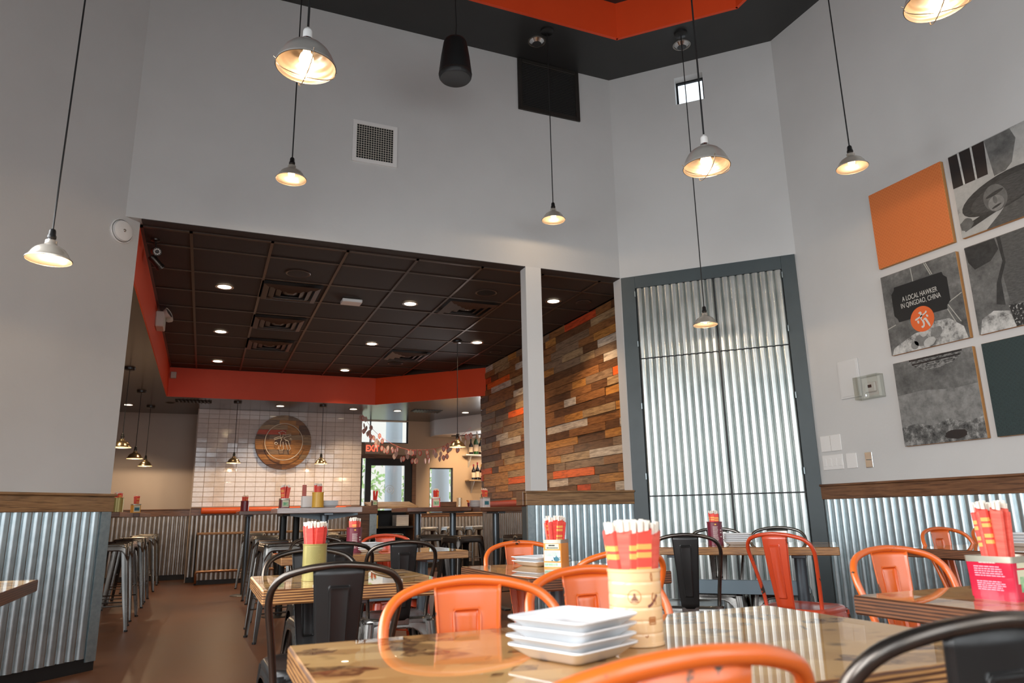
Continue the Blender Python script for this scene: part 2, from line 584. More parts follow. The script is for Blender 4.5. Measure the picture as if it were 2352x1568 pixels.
    def build(s, name, mats, parent=None, smooth=None, solid=0.):
        me = bpy.data.meshes.new(name)
        me.from_pydata(s.v, [], s.f)
        if not isinstance(mats, (list, tuple)):
            mats = [mats]
        for m in mats:
            me.materials.append(M[m] if isinstance(m, str) else m)
        if len(mats) > 1:
            me.polygons.foreach_set('material_index', s.mi)
        me.update()
        if smooth:
            me.polygons.foreach_set('use_smooth', [True]*len(me.polygons))
            me.set_sharp_from_angle(angle=R(smooth))
        o = bpy.data.objects.new(name, me)
        COL.objects.link(o)
        if parent is not None:
            o.parent = parent
        if solid:
            md = o.modifiers.new('thickness', 'SOLIDIFY')
            md.thickness = solid
            md.offset = 0
        return o


def catmull(pts, n=6):
    P = [Vector(p) for p in pts]
    out = []
    for i in range(len(P)-1):
        p0, p1, p2, p3 = P[max(i-1, 0)], P[i], P[i+1], P[min(i+2, len(P)-1)]
        for k in range(n):
            t = k/n
            out.append(.5*((2*p1)+(p2-p0)*t+(2*p0-5*p1+4*p2-p3)*t*t+(3*p1-p0-3*p2+p3)*t**3))
    out.append(P[-1])
    return out


def tag(o, label, cat, group=None):
    o['label'] = label
    o['category'] = cat
    if group:
        o['group'] = group
    return o


def thing(name, label, cat, loc=(0, 0, 0), rz=0., group=None):
    o = bpy.data.objects.new(name, None)
    o.empty_display_size = .05
    COL.objects.link(o)
    o.location = loc
    o.rotation_euler = (0, 0, rz)
    return tag(o, label, cat, group)


def struct(o):
    o['kind'] = 'structure'
    return o


def sroot(name, loc=(0, 0, 0), rz=0.):
    o = bpy.data.objects.new(name, None)
    COL.objects.link(o)
    o.location = loc
    o.rotation_euler = (0, 0, rz)
    o['kind'] = 'structure'
    return o


def dup(root, loc, rz, label, group=None):
    r = root.copy()
    COL.objects.link(r)
    r.location = loc
    r.rotation_euler = (0, 0, rz)
    r['label'] = label
    if group:
        r['group'] = group
    for ch in list(root.children):
        c = ch.copy()
        COL.objects.link(c)
        c.parent = r
        for g in list(ch.children):
            d = g.copy()
            COL.objects.link(d)
            d.parent = c
    return r


def inst(mesh_obj, name, parent, loc, scale=(1, 1, 1), rot=(0, 0, 0), mat=None):
    """a piece that shares mesh data"""
    o = bpy.data.objects.new(name, mesh_obj)
    COL.objects.link(o)
    o.parent = parent
    o.location = loc
    o.scale = scale
    o.rotation_euler = rot
    if mat:
        o.material_slots[0].link = 'OBJECT'
        o.material_slots[0].material = M[mat]
    return o


def unit_mesh(name, mat, c=0.0):
    b = MB()
    if c:
        b.cbox(-.5, .5, -.5, .5, -.5, .5, c)
    else:
        b.box(-.5, .5, -.5, .5, -.5, .5)
    me = bpy.data.meshes.new(name)
    me.from_pydata(b.v, [], b.f)
    me.materials.append(M[mat])
    me.update()
    return me


# ---------------------------------------------------------------- the dining room shell
YB, XR, XL, YF = 5.80, 4.807, -1.865, -2.2
ZC, ZU, ZO = 5.44, 5.83, 3.225
C45 = math.sqrt(.5)
LCH = 1.634

fl = MB().box(-3, 9, -3, 16, -.1, 0).build('floor', 'floor')
struct(fl)
# shallow wet stain at the entrance keeps to the floor material

# back wall above the opening and its piers
wb = MB()
wb.box(-.71, 3.652, YB, YB+.13, ZO, 6.0)
struct(wb.build('wall_back', 'wall'))
# column and half wall under it
struct(MB().box(2.623, 2.782, YB, YB+.12, 1.15, ZO).build('trim_1', 'wallwhite'))

# right corner wall (45 degrees), built in its own frame: x along the wall, -y towards the room
wcr = sroot('wall_corner_right', (3.652, YB, 0), -PI/4)
b = MB()
WS0, WS1, WZ0, WZ1 = .675, .965, 4.975, 5.285
b.box(0, LCH, 0, .14, 0, WZ0)
b.box(0, LCH, 0, .14, WZ1, 6.0)
b.box(0, WS0, 0, .14, WZ0, WZ1)
b.box(WS1, LCH, 0, .14, WZ0, WZ1)
o = b.build('wall_surface', 'wall', wcr)
jb = MB().prism([(3.652, YB), (3.652+.1, YB+.1), (3.652+.1, YB+.13), (3.652, YB+.13)], 0, ZO)
struct(jb.build('trim_2', 'wallwhite'))
# clerestory window
win = sroot('window_1', (3.652, YB, 0), -PI/4)
b = MB()
t = .022
b.box(WS0, WS0+t, .1, .13, WZ0, WZ1); b.box(WS1-t, WS1, .1, .13, WZ0, WZ1)
b.box(WS0+t, WS1-t, .1, .13, WZ0, WZ0+t); b.box(WS0+t, WS1-t, .1, .13, WZ1-t, WZ1)
b.build('window_frame', 'doorblack', win)
MB().box(WS0+t, WS1-t, .115, .121, WZ0+t, WZ1-t).build('pane', 'glass', win)
b = MB()
b.box(WS0, WS0+.004, 0, .1, WZ0, WZ1); b.box(WS1-.004, WS1, 0, .1, WZ0, WZ1)
b.box(WS0, WS1, 0, .1, WZ0, WZ0+.004); b.box(WS0, WS1, 0, .1, WZ1-.004, WZ1)
b.build('reveal', 'wallwhite', win)

# left corner wall
def left45(t, off=0.):
    """point on the left corner wall: t metres from its free end, off metres into the room"""
    return (-.615-t*C45+off*C45, 5.895-t*C45-off*C45)


b = MB()
p0, p1 = left45(0), left45(1.77)
q0, q1 = left45(0, -.13), left45(1.77, -.13)
b.prism([p1, p0, (p0[0]-.02, p0[1]+.1), q0, q1], 0, 6.0)
struct(b.build('wall_corner_left', 'wall'))
# right wall
struct(MB().box(XR, XR+.13, YF-.13, 4.645+.12, 0, 6.0).build('wall_right', 'wall'))


def wall_with_windows(name, axis, at, a0, a1, wins, z0, z1, th):
    b = MB()
    edges = [a0]+[e for wdw in wins for e in wdw]+[a1]
    def bx(u0, u1, za, zb):
        if axis == 'x':
            b.box(u0, u1, min(at, at+th), max(at, at+th), za, zb)
        else:
            b.box(min(at, at+th), max(at, at+th), u0, u1, za, zb)
    for i in range(0, len(edges), 2):
        bx(edges[i], edges[i+1], 0, 6.0)
    for u0, u1 in wins:
        bx(u0, u1, 0, z0); bx(u0, u1, z1, 6.0)
    return struct(b.build(name, 'wall'))


FW = [(-1.65, .15), (.57, 2.37), (2.8, 4.6)]
LW = [(-1.4, .2), (.8, 2.4), (2.7, 4.3)]
wall_with_windows('wall_front', 'x', YF, XL-.13, XR+.13, FW, .8, 3.6, -.13)
wall_with_windows('wall_left', 'y', XL, YF, 4.66, LW, .8, 2.8, -.13)
wn = 2
for (u0, u1) in FW+LW:
    front = (u0, u1) in FW
    wroot = sroot('window_%d' % wn, (u0, YF-.08, .8) if front else (XL-.08, u1, .8), 0 if front else -PI/2)
    wn += 1
    W = u1-u0
    WH = 2.8 if front else 2.0
    for k in range(4):
        b = MB()
        if k < 2:
            x = 0 if k == 0 else W-.05
            b.box(x, x+.05, -.02, .02, 0, WH)
        else:
            z = 0 if k == 2 else WH-.05
            b.box(.05, W-.05, -.02, .02, z, z+.05)
        b.build('window_frame', 'doorblack', wroot)
    MB().box(.05, W-.05, -.004, .004, .05, WH-.05).build('pane', 'glass', wroot)

# soffit ring, red riser and upper ceiling
outer = [(-.71, 5.80), (3.652, 5.80), (XR, 4.645), (XR, YF), (XL, YF), (XL, 4.645)]
inner = [(-.46, 5.19), (3.385, 5.19), (4.19, 4.39), (4.19, -1.6), (-1.255, -1.6), (-1.255, 4.39)]
b = MB()
for i in range(6):
    j = (i+1) % 6
    a0, a1, c1, c0 = outer[i], outer[j], inner[j], inner[i]
    v = [(p[0], p[1], z) for z in (ZC, ZC+.05) for p in (a0, a1, c1, c0)]
    b.add(v, [(0, 1, 2, 3), (7, 6, 5, 4), (0, 4, 5, 1), (1, 5, 6, 2), (2, 6, 7, 3), (3, 7, 4, 0)])
struct(b.build('ceiling_soffit', 'charcoal'))
b = MB()
for i in range(6):
    j = (i+1) % 6
    a, c = Vector(inner[i]), Vector(inner[j])
    n = Vector((-(c-a).y, (c-a).x)).normalized()*.03
    b.prism([a-n, c-n, c, a], ZC-.001, ZU)
struct(b.build('trim_3', 'red'))
struct(MB().box(XL-.1, XR+.1, YF-.1, 6.0, ZU, ZU+.1).build('ceiling', 'charcoal'))

# ---------------------------------------------------------------- corrugated sheets
PITCH = .068


def corr_sheet(length, z0, z1, depth=.021, pitch=PITCH, seg=12, dent=0., seed=1, phase=0., nz=1, flat=2.):
    """corrugated sheet in x (length) and z, ridges vertical, bulging to -y from y = 0"""
    b = MB()
    n = max(4, int(round(length/pitch*seg)))
    rnd = random.Random(seed)
    ph = [rnd.uniform(0, 6.28) for _ in range(8)]
    def prof(x):
        a = (x/pitch+phase) % 1.0
        return -depth*(1-(1-abs(math.sin(PI*a)))**flat)
    vs = []
    for j in range(nz+1):
        z = z0+(z1-z0)*j/nz
        for i in range(n+1):
            x = length*i/n
            y = prof(x)
            if dent:
                k = max(0., 1-(z-z0)/.22)
                y += dent*k*(math.sin(x*31+ph[0])*math.sin(z*47+ph[1])+math.sin(x*73+ph[2]+z*60))*.5
            vs.append((x, y, z))
    m = n+1
    fs = [(j*m+i, j*m+i+1, (j+1)*m+i+1, (j+1)*m+i) for j in range(nz) for i in range(n)]
    # back and closing edges give the sheet its gauge
    off = len(vs)
    vs += [(x, y+.002, z) for x, y, z in vs]
    fs += [tuple(i+off for i in f[::-1]) for f in fs]
    b.add(vs, fs)
    return b


def wainscot(name, loc, rz, length, cap_over=(0., 0.), mat='galv', capmat='oak', z0=.085, ztop=1.035, zcap=1.158, endtrim=(0., 0.)):
    r = sroot(name, loc, rz)
    nsh = max(1, int(round(length/1.3)))
    for k in range(nsh):
        x0 = length*k/nsh
        L = length/nsh
        sh = corr_sheet(L, z0, ztop, seed=k, phase=.3*k).build('corrugated_sheet', mat, r, smooth=50)
        sh.location = (x0, -.006, 0)
    MB().box(0, length, -.016, 0, 0, z0).build('kick_board', 'kick', r)
    a0, a1 = -cap_over[0], length+cap_over[1]
    MB().cbox(a0, a1, -.034, .0, ztop, zcap-.018, .003).build('cap_face_board', capmat, r)
    MB().cbox(a0-(.012 if cap_over[0] else 0), a1+(.012 if cap_over[1] else 0), -.048, .012, zcap-.018, zcap, .004).build('cap_ledge', capmat, r)
    for e, L in ((0, endtrim[0]), (1, endtrim[1])):
        if L:
            xx = (0, L) if e == 0 else (length-L, length)
            MB().box(xx[0], xx[1], -.03, .0, 0.06, ztop).build('corner_flashing', 'galvflat', r)
    return r


# left corner: runs from far left to the free end
c0 = left45(1.77)
wainscot('trim_4', (c0[0], c0[1], 0), PI/4, 1.77, (0, .012), endtrim=(0, .075))
# right wall (seen looking +x: wall's own x runs towards -y)
wainscot('trim_5', (XR, 4.645, 0), -PI/2, 6.6, (.0, 0), capmat='oakdark')
# half wall under the column
hw = struct(MB().box(2.59, 3.652, YB, YB+.13, 0, 1.03).build('wall_half', 'bluegrey'))
wainscot('trim_6', (2.575, YB, 0), 0, 1.077, (.012, 0.), endtrim=(.07, 0))
b = MB().cbox(2.55, 3.65, YB+.012, YB+.16, 1.035, 1.158, .004)
struct(b.build('trim_7', 'oakdark'))

# ---------------------------------------------------------------- the metal-clad double door in the right corner
dr = sroot('door_1', (3.652, YB, 0), -PI/4)
FR = .148
for nm, bx in (('frame_post', (.012, FR, 0, 3.215)), ('frame_post', (LCH-.135, LCH-.012, 0, 3.215)), ('frame_head', (FR, LCH-.135, 3.09, 3.215))):
    MB().cbox(bx[0], bx[1], -.022, 0, bx[2], bx[3], .002).build(nm, 'bluegrey', dr)
zs = [(.02, 1.093), (1.105, 2.376), (2.388, 3.085)]
xs = [(FR+.002, .884), (.894, LCH-.137)]
for i, (x0, x1) in enumerate(xs):
    for j, (z0, z1) in enumerate(zs):
        nr = 11 if i == 0 else 9
        p = (x1-x0)/(nr+.0)
        sh = corr_sheet(x1-x0, z0, z1, depth=.026, pitch=p, dent=.009 if j == 0 else .0, seed=10*i+j, nz=24 if j == 0 else 1)
        o = sh.build('corrugated_sheet', 'galvdoor', dr, smooth=50)
        o.location = (x0, -.004, 0)
MB().box(FR, LCH-.135, -.003, -.0005, 0, 3.09).build('backing', 'kick', dr)
hg = MB()
for z in (.55, 1.25, 1.9, 2.5, 3.0):
    for x in (FR-.004, LCH-.139):
        hg.box(x, x+.008, -.045, -.02, z, z+.055)
hg.build('hinges', 'galvflat', dr)

# ---------------------------------------------------------------- back room shell
YG0, YG1, XG0, XG1, ZG = YB+.13, 11.75, -.632, 3.93, 3.215
ZL = 2.77
low = MB()
low.prism([(-2.4, YG0), (XG0, YG0), (XG0, 13.7), (-2.4, 13.7)], ZL, ZL+.6)
low.prism([(XG0, YG1), (2.515, YG1), (3.96, 10.345), (7.2, 10.345), (7.2, 13.7), (XG0, 13.7)], ZL, ZL+.6)
struct(low.build('ceiling_lower', 'lowceil'))
rs = MB()
rs.box(XG0, XG0+.012, YG0, YG1, ZL-.002, ZG)
rs.box(XG0, 2.515, YG1-.012, YG1, ZL-.002, ZG)
d = Vector((3.83-2.515, 10.47-11.75, 0)).normalized()
n_ = Vector((d.y, -d.x, 0))*.012
pa, pb = Vector((2.515, 11.75-.006, 0)), Vector((3.955, 10.35, 0))
rs.prism([(pa.x, pa.y), (pa.x+n_.x, pa.y+n_.y), (pb.x+n_.x, pb.y+n_.y), (pb.x, pb.y)], ZL-.002, ZG)
struct(rs.build('trim_8', 'red'))
struct(MB().box(-2.5, 7.3, YG0, 13.9, ZG+.12, ZG+.2).build('ceiling_roof', 'charcoal'))
# suspended grid ceiling: tiles are pieces, the tees another
cg = sroot('ceiling_grid')
PX, PY = .624, .634
XA, YA = -.252, 6.315
cols = [XG0+.012, XA]+[XA+PX*k for k in range(1, 7)]+[XG1]
rows = [YG0+.02, YA]+[YA+PY*k for k in range(1, 9)]+[YG1-.012]
tm = unit_mesh('ceiling_tile', 'ctile')


def soff_y(x):
    """depth of the red riser at x"""
    return YG1 if x < 2.515 else YG1-(x-2.515)*(11.75-10.47)/(3.83-2.515)


HOLES = []
for i in range(len(cols)-1):
    for j in range(len(rows)-1):
        x0, x1, y0, y1 = cols[i]+.006, cols[i+1]-.006, rows[j]+.006, rows[j+1]-.006
        if y1 > soff_y(x1)+.35:
            continue
        inst(tm, 'ceiling_tile', cg, ((x0+x1)/2, (y0+y1)/2, ZG+.012+random.uniform(-.002, .002)), (x1-x0, y1-y0, .014))
b = MB()
for x in cols[1:-1]:
    b.box(x-.012, x+.012, YG0, YG1-.01, ZG-.004, ZG+.004)
for y in rows[1:-1]:
    b.box(XG0+.012, XG1, y-.012, y+.012, ZG-.0035, ZG+.0035)
b.box(XG0+.012, XG0+.035, YG0, YG1-.01, ZG-.004, ZG+.004)
b.box(XG0, XG1, YG0, YG0+.03, ZG-.004, ZG+.004)
b.build('tee_grid', 'cgrid', cg)

# far walls of the back room
struct(MB().box(-2.5, -2.4, YG0, 13.9, 0, 3.4).build('wall_lounge_left', 'beige'))
struct(MB().box(-2.4, -.16, 13.7, 13.85, 0, 3.4).build('wall_far', 'beige'))
fw = MB()      # far right wall with door, clerestory and small window openings
def fwall(b, x0, x1, z0, z1):
    b.box(x0, x1, 13.7, 13.85, z0, z1)
fwall(fw, 2.5, 2.60, 0, 3.4)
fwall(fw, 2.60, 3.70, 2.06, 2.33)
fwall(fw, 3.60, 3.70, 2.33, 3.4); fwall(fw, 3.70, 4.03, 0, 3.4)
fwall(fw, 4.03, 4.51, 0, 1.0); fwall(fw, 4.03, 4.51, 1.87, 3.4); fwall(fw, 4.51, 7.2, 0, 3.4)
fwall(fw, 2.60, 3.60, 2.76, 3.4)
struct(fw.build('wall_far_right', 'tan'))
struct(MB().box(7.2, 7.3, 10.4, 13.9, 0, 3.4).build('wall_bar', 'tan'))
struct(MB().box(4.1, 7.2, 10.37, 10.47, 0, 3.4).build('wall_bar_near', 'tan'))

# white tiled wall
wt = sroot('wall_tile')
YT = 12.95
TX0, TX1, TZ0 = -.182, 2.54, 1.165
MB().box(TX0, TX1, YT, 13.72, 0, 2.78).build('wall_body', 'grout', wt)
MB().box(TX0-.012, TX0, YT-.008, 13.7, 0, 2.78).build('side_face', 'beige', wt)
tl = unit_mesh('wall_tile_piece', 'tile', .03)
NC, NR = 17, 20
tw, thh = (TX1-TX0)/NC, (2.77-TZ0)/NR
top = MB()
for j in range(NR):
    for i in range(NC):
        cx_, cz_ = TX0+tw*(i+.5), TZ0+thh*(j+.5)
        if j < 17:
            inst(tl, 'tile', wt, (cx_, YT-.003, cz_), (tw-.006, .008, thh-.006), (random.uniform(-.006, .006), 0, random.uniform(-.008, .008)))
        else:
            top.cbox(cx_-tw/2+.003, cx_+tw/2-.003, YT-.007, YT+.001, cz_-thh/2+.003, cz_+thh/2-.003, .001)
o = top.build('tile_rows', 'tile', wt)
o['kind'] = 'stuff'

# plank wall
pw = sroot('wall_plank')
XP = 3.95
MB().box(XP+.012, XP+.11, YG0, 10.58, 0, 3.4).build('wall_body', 'kick', pw)
um = unit_mesh('plank', 'plank_brown', .012)
rp = random.Random(21)
zz, row_i = 1.09, 0
NPR = 23
ph_ = (ZG-1.09)/NPR
kinds = ['plank_brown']*9+['plank_dark']*7+['plank_gold']*5+['plank_tan']*4+['plank_grey']*3+['plank_white']*3+['plank_orange']*2+['plank_red']*1
prev = None
for j in range(NPR):
    y = YG0-.4+rp.uniform(-.3, 0)
    while y < 10.57:
        L = rp.choice((.32, .48, .62, .8, .95))*rp.uniform(.85, 1.15)
        y0, y1 = max(y, YG0), min(y+L, 10.57)
        y += L
        if y1-y0 < .05:
            continue
        k = rp.choice(kinds)
        if k == prev and k in ('plank_orange', 'plank_white', 'plank_red'):
            k = 'plank_brown'
        prev = k
        th = rp.uniform(.016, .028)
        inst(um, 'plank', pw, (XP+.012-th/2, (y0+y1)/2, 1.09+ph_*(j+.5)), (th, y1-y0-.004, ph_-.004), (rp.uniform(-.004, .004), 0, rp.uniform(-.006, .006)), k)
# wainscot under the planks
wainscot('trim_9', (XP+.012, 10.5, 0), -PI/2, 4.5, mat='galvbrown', capmat='oakdark', z0=.1, ztop=.98, zcap=1.085)
# beige wall wainscot and bench under the tile wall
wainscot('trim_10', (-2.4, 13.7, 0), 0, 2.22, mat='galvbrown', capmat='oakdark', ztop=1.03, zcap=1.15)
wainscot('trim_11', (TX0, YT, 0), 0, TX1-TX0, mat='galvbrown', capmat='oakdark', ztop=1.03, zcap=1.155)
wainscot('trim_12', (2.5, 13.7, 0), 0, .08, mat='galvbrown', capmat='oakdark', ztop=1.03, zcap=1.15)
wainscot('trim_13', (3.80, 13.7, 0), 0, 3.3, mat='galvbrown', capmat='oakdark', ztop=.93, zcap=1.0)

# ---------------------------------------------------------------- far door, windows and what stands outside
fd = sroot('door_2', (2.62, 13.7, 0))
b = MB()
DW, DH = 1.06, 2.04
for nm, (x0, x1, z0, z1) in (('door_frame', (0, .1, 0, DH)), ('door_frame', (.16, .27, 0, DH)), ('door_frame', (.92, DW, 0, DH)), ('door_rail', (.27, .92, 1.91, DH)), ('door_rail', (.27, .92, 0, .28))):
    MB().box(x0, x1, .02, .08, z0, z1).build(nm, 'doorblack', fd)
MB().box(.1, .16, .045, .05, 0, DH).build('pane', 'glass', fd)
MB().box(.27, .92, .045, .05, .28, 1.91).build('pane', 'glass', fd)
MB().box(0, DW, -.02, .03, DH, DH+.07).build('header_board', 'oakdark', fd)
MB().box(DW, DW+.075, -.02, .03, 0, DH+.07).build('side_board', 'oakdark', fd)
MB().box(.84, .88, -.03, .02, .9, 1.2).build('pull_handle', 'chrome', fd)
em = MB()      # frosted emblem on the glass
em.tube([(.63+.05*math.cos(a*PI/12), .04, 1.45+.05*math.sin(a*PI/12)) for a in range(24)], .004, 5, True)
em.tube([(.63+.035*math.cos(a*PI/12), .04, 1.45+.035*math.sin(a*PI/12)) for a in range(24)], .0025, 5, True)
for k in range(16):
    a = 2*PI*k/22-1.0
    em.box(.63+.085*math.cos(a)-.006, .63+.085*math.cos(a)+.006, .038, .042, 1.45+.085*math.sin(a)-.008, 1.45+.085*math.sin(a)+.008)
em.tube([(.615, .04, 1.46), (.645, .04, 1.465)], .003, 5); em.tube([(.63, .04, 1.475), (.622, .04, 1.43)], .003, 5); em.tube([(.636, .04, 1.46), (.645, .04, 1.43)], .003, 5)
em.build('glass_emblem', 'whiteplastic', fd)
wc = sroot('window_20', (2.60, 13.7, 2.33))
for (x0, x1, z0, z1) in ((0, .03, 0, .43), (.25, .27, 0, .43), (.97, 1.0, 0, .43), (.03, .97, 0, .02)):
    MB().box(x0, x1, .04, .08, z0, z1).build('window_frame', 'doorblack', wc)
MB().box(.03, .97, .055, .06, .02, .43).build('pane', 'glass', wc)
ws = sroot('window_21', (4.03, 13.7, 1.0))
for (x0, x1, z0, z1) in ((0, .02, 0, .87), (.46, .48, 0, .87), (.02, .46, .85, .87), (.02, .46, 0, .02)):
    MB().box(x0, x1, .04, .08, z0, z1).build('window_frame', 'doorblack', ws)
MB().box(.02, .46, .055, .06, .02, .85).build('pane', 'glass', ws)

M['pavement'] = pm('pale_pavement', (.55, .52, .48), .8)
M['outcol'] = pm('grey_steel_column', (.36, .40, .42), .5, .2)
M['leaf'] = pm('mottled_green_leaves', (.16, .30, .06), .6, c2=(.42, .55, .22), nscale=9, kind='World')  # two leaf greens mottled by noise
M['stucco'] = pm('cream_stucco', (.72, .66, .58), .8)
struct(MB().box(-8, 16, 16, 34, -.12, -.02).build('ground', 'pavement'))
for k, (x, r_) in enumerate(((4.16, .2), (5.43, .22))):
    o = MB().lathe([(0, 0), (r_+.06, 0), (r_+.06, .08), (r_, .1), (r_, 3.6), (r_+.05, 3.65), (0, 3.65)], 24, (x, 17.2+k*.3, -.02)).build('outdoor_column', 'outcol', smooth=40)
    tag(o, ('round grey column seen through the glass door' if k == 0 else 'round grey column seen through the small back window'), 'column')
o = MB().box(-2, 14, 29, 29.4, -.02, 5.5).build('neighbour_wall', 'stucco')
tag(o, 'cream stucco building across the street seen through the windows', 'building')
rl = random.Random(5)
for k, (x, y, zc_, rr) in enumerate(((3.6, 20.5, 1.6, 1.4), (6.6, 21.5, 1.5, 1.3))):
    tr = thing('street_tree', ('leafy green tree outside the glass door' if k == 0 else 'leafy green tree outside the small back window'), 'tree', (x, y, -.02))
    b = MB()
    for q in range(420):
        a, e, d_ = rl.uniform(0, 2*PI), rl.uniform(-1, 1), rr*rl.uniform(.5, 1)**.5
        ce = math.sqrt(1-e*e)
        c = Vector((d_*ce*math.cos(a), d_*ce*math.sin(a), zc_+d_*e*.9))
        u = Vector((rl.uniform(-1, 1), rl.uniform(-1, 1), rl.uniform(-1, 1))).normalized()*.11
        v_ = u.orthogonal().normalized()*.06
        b.add([c-u, c+v_, c+u, c-v_], [(0, 1, 2, 3)])
    o = b.build('foliage', 'leaf', tr)
    o['kind'] = 'stuff'
    MB().tube([(0, 0, 0), (.03, 0, .8), (0, .02, zc_)], [.09, .07, .03], 8).build('trunk', 'plank_dark', tr)

# ---------------------------------------------------------------- pendants
def lathe_shell(prof, th):
    """open shell from an outer profile with an inner skin"""
    return prof+[(max(r-th, .0005), z-th*.3) for r, z in prof[::-1]]


SMALL = [(.106, 0), (.1065, .004), (.099, .010), (.091, .022), (.083, .038), (.070, .056), (.050, .070), (.033, .079), (.028, .088), (.027, .104)]
PEND = []


def point_light(name, parent, loc, power, col=(1, .72, .45), r=.03):
    ld = bpy.data.lights.new(name, 'POINT')
    ld.energy = power
    ld.color = col
    ld.shadow_soft_size = r
    o = bpy.data.objects.new(name, ld)
    COL.objects.link(o)
    o.parent = parent
    o.location = loc
    return o


def small_pendant(loc, zceil, label, group, shade='shade', power=4., tilt=0.):
    t = thing('pendant_lamp', label, 'lamp', loc, 0, group)
    MB().lathe(SMALL, 28).build('lamp_shade', shade, t, smooth=40)
    MB().lathe([(r-.0022, z-.001) for r, z in SMALL], 28).build('shade_lining', 'shadein', t, smooth=40)
    MB().lathe([(.0, .166), (.012, .166), (.016, .158), (.0175, .135), (.021, .130), (.021, .118), (.0175, .114), (.0175, .102), (0, .102)], 16).build('lamp_socket', 'socket', t, smooth=40)
    MB().lathe([(0, .012), (.012, .016), (.022, .028), (.025, .042), (.020, .058), (.012, .074), (.011, .1)], 16).build('bulb', 'bulb', t, smooth=60)
    dz = zceil-loc[2]
    MB().cyl((0, 0, .16), (0, 0, dz-.01), .0045, 8).build('cord', 'cord', t)
    MB().lathe([(0, dz-.028), (.05, dz-.028), (.062, dz-.02), (.064, dz), (0, dz)], 20).build('canopy', 'socket', t, smooth=40)
    if power:
        point_light('lamp_light', t, (0, 0, .004), power, r=.008)
    return t


G1 = 'small nickel pendants in the dining room'
small_pendant((-.815, 4.06, 2.262), ZU, 'nickel pendant hanging lowest of all beside the left corner wall', G1, power=7)
small_pendant((.40, 4.85, 3.285), ZU, 'nickel pendant directly beneath the caged lamp, left of the square vent', G1)
small_pendant((2.685, 5.305, 3.50), ZC, 'nickel pendant on a cord passing in front of the dark grille', G1)
small_pendant((3.905, 4.87, 2.53), ZC, 'nickel pendant hanging in front of the corrugated metal door', G1)
small_pendant((4.0, 3.27, 3.27), ZU, 'nickel pendant beside the orange wall panel', G1)
G2 = 'brass pendants in the back room'
PB = [((-.943, 9.617), ZL, 'brass pendant nearest the left wall edge, first of three in a row'),
      ((-.935, 11.35), ZL, 'brass pendant in the middle of the row of three at left'),
      ((-.905, 12.89), ZL, 'brass pendant farthest in the row of three at left'),
      ((.384, 12.045), ZL, 'brass pendant left of the round wooden sign'),
      ((1.713, 12.06), ZL, 'brass pendant right of the round wooden sign'),
      ((2.955, 8.793), ZG, 'brass pendant hanging among the red paper garland')]
for (x, y), zt, lb in PB:
    small_pendant((x, y, 1.815), zt, lb, G2, 'brass', 12.)


def cage_pendant(loc, zceil, label, rot):
    t = thing('caged_pendant_lamp', label, 'lamp', loc, rot, 'large caged lamps on long cords')
    prof = [(.138, 0), (.1385, .006), (.133, .016), (.127, .034), (.118, .056), (.104, .080), (.084, .102), (.060, .118), (.036, .127), (.026, .130)]
    MB().lathe(prof, 36).build('lamp_shade', 'alu', t, smooth=40)
    inn = []
    for k in range(25):      # stepped, ribbed reflector inside
        u = k/24*(len(prof)-1)
        i = min(int(u), len(prof)-2)
        fr = u-i
        r_ = prof[i][0]*(1-fr)+prof[i+1][0]*fr
        z_ = prof[i][1]*(1-fr)+prof[i+1][1]*fr
        inn.append((r_-.003-(.0022 if k % 4 in (1, 2) else 0), z_-.001))
    MB().lathe(inn, 36).build('shade_lining', 'shadein', t, smooth=50)
    MB().lathe([(.024, .122), (.026, .128), (.026, .150), (0, .150)], 20).build('lamp_collar', 'chrome', t, smooth=40)
    MB().lathe([(.0, .215), (.006, .214), (.010, .206), (.019, .200), (.022, .190), (.0225, .150), (0, .149)], 20).build('lamp_socket', 'ceramic', t, smooth=40)
    MB().lathe([(0, .004), (.016, .008), (.029, .022), (.034, .042), (.029, .062), (.018, .080), (.014, .12)], 20).build('bulb', 'bulb', t, smooth=60)
    for k, a in enumerate((R(45), R(135))):
        g = MB()
        pts = []
        for q in range(25):
            th = PI*q/24
            rr_ = .137*math.cos(th)
            zz_ = .004-.052*math.sin(th)**.75
            pts.append((rr_*math.cos(a), rr_*math.sin(a), zz_))
        g.tube(pts, .0024, 6)
        for sgn in (1, -1):
            g.tube([(sgn*.134*math.cos(a), sgn*.134*math.sin(a), .004), (sgn*.147*math.cos(a), sgn*.147*math.sin(a), .014)], .0024, 6)
        g.build('guard_wire', 'shadein', t, smooth=60)
    dz = zceil-loc[2]
    MB().cyl((0, 0, .21), (0, 0, dz-.01), .0055, 8).build('cord', 'cord', t)
    MB().lathe([(0, dz-.03), (.05, dz-.03), (.064, dz-.02), (.066, dz), (0, dz)], 20).build('canopy', 'socket', t, smooth=40)
    point_light('lamp_light', t, (0, 0, .0), 6., r=.01)
    return t


cage_pendant((.29, 3.07, 3.01), ZU, 'large caged aluminium lamp hanging at upper left', .9)
cage_pendant((2.60, 3.11, 2.94), ZU, 'large caged aluminium lamp hanging left of the small high window', .45)
cage_pendant((2.85, 1.775, 3.145), ZU, 'large caged aluminium lamp cut off at the top right of the view', .1)

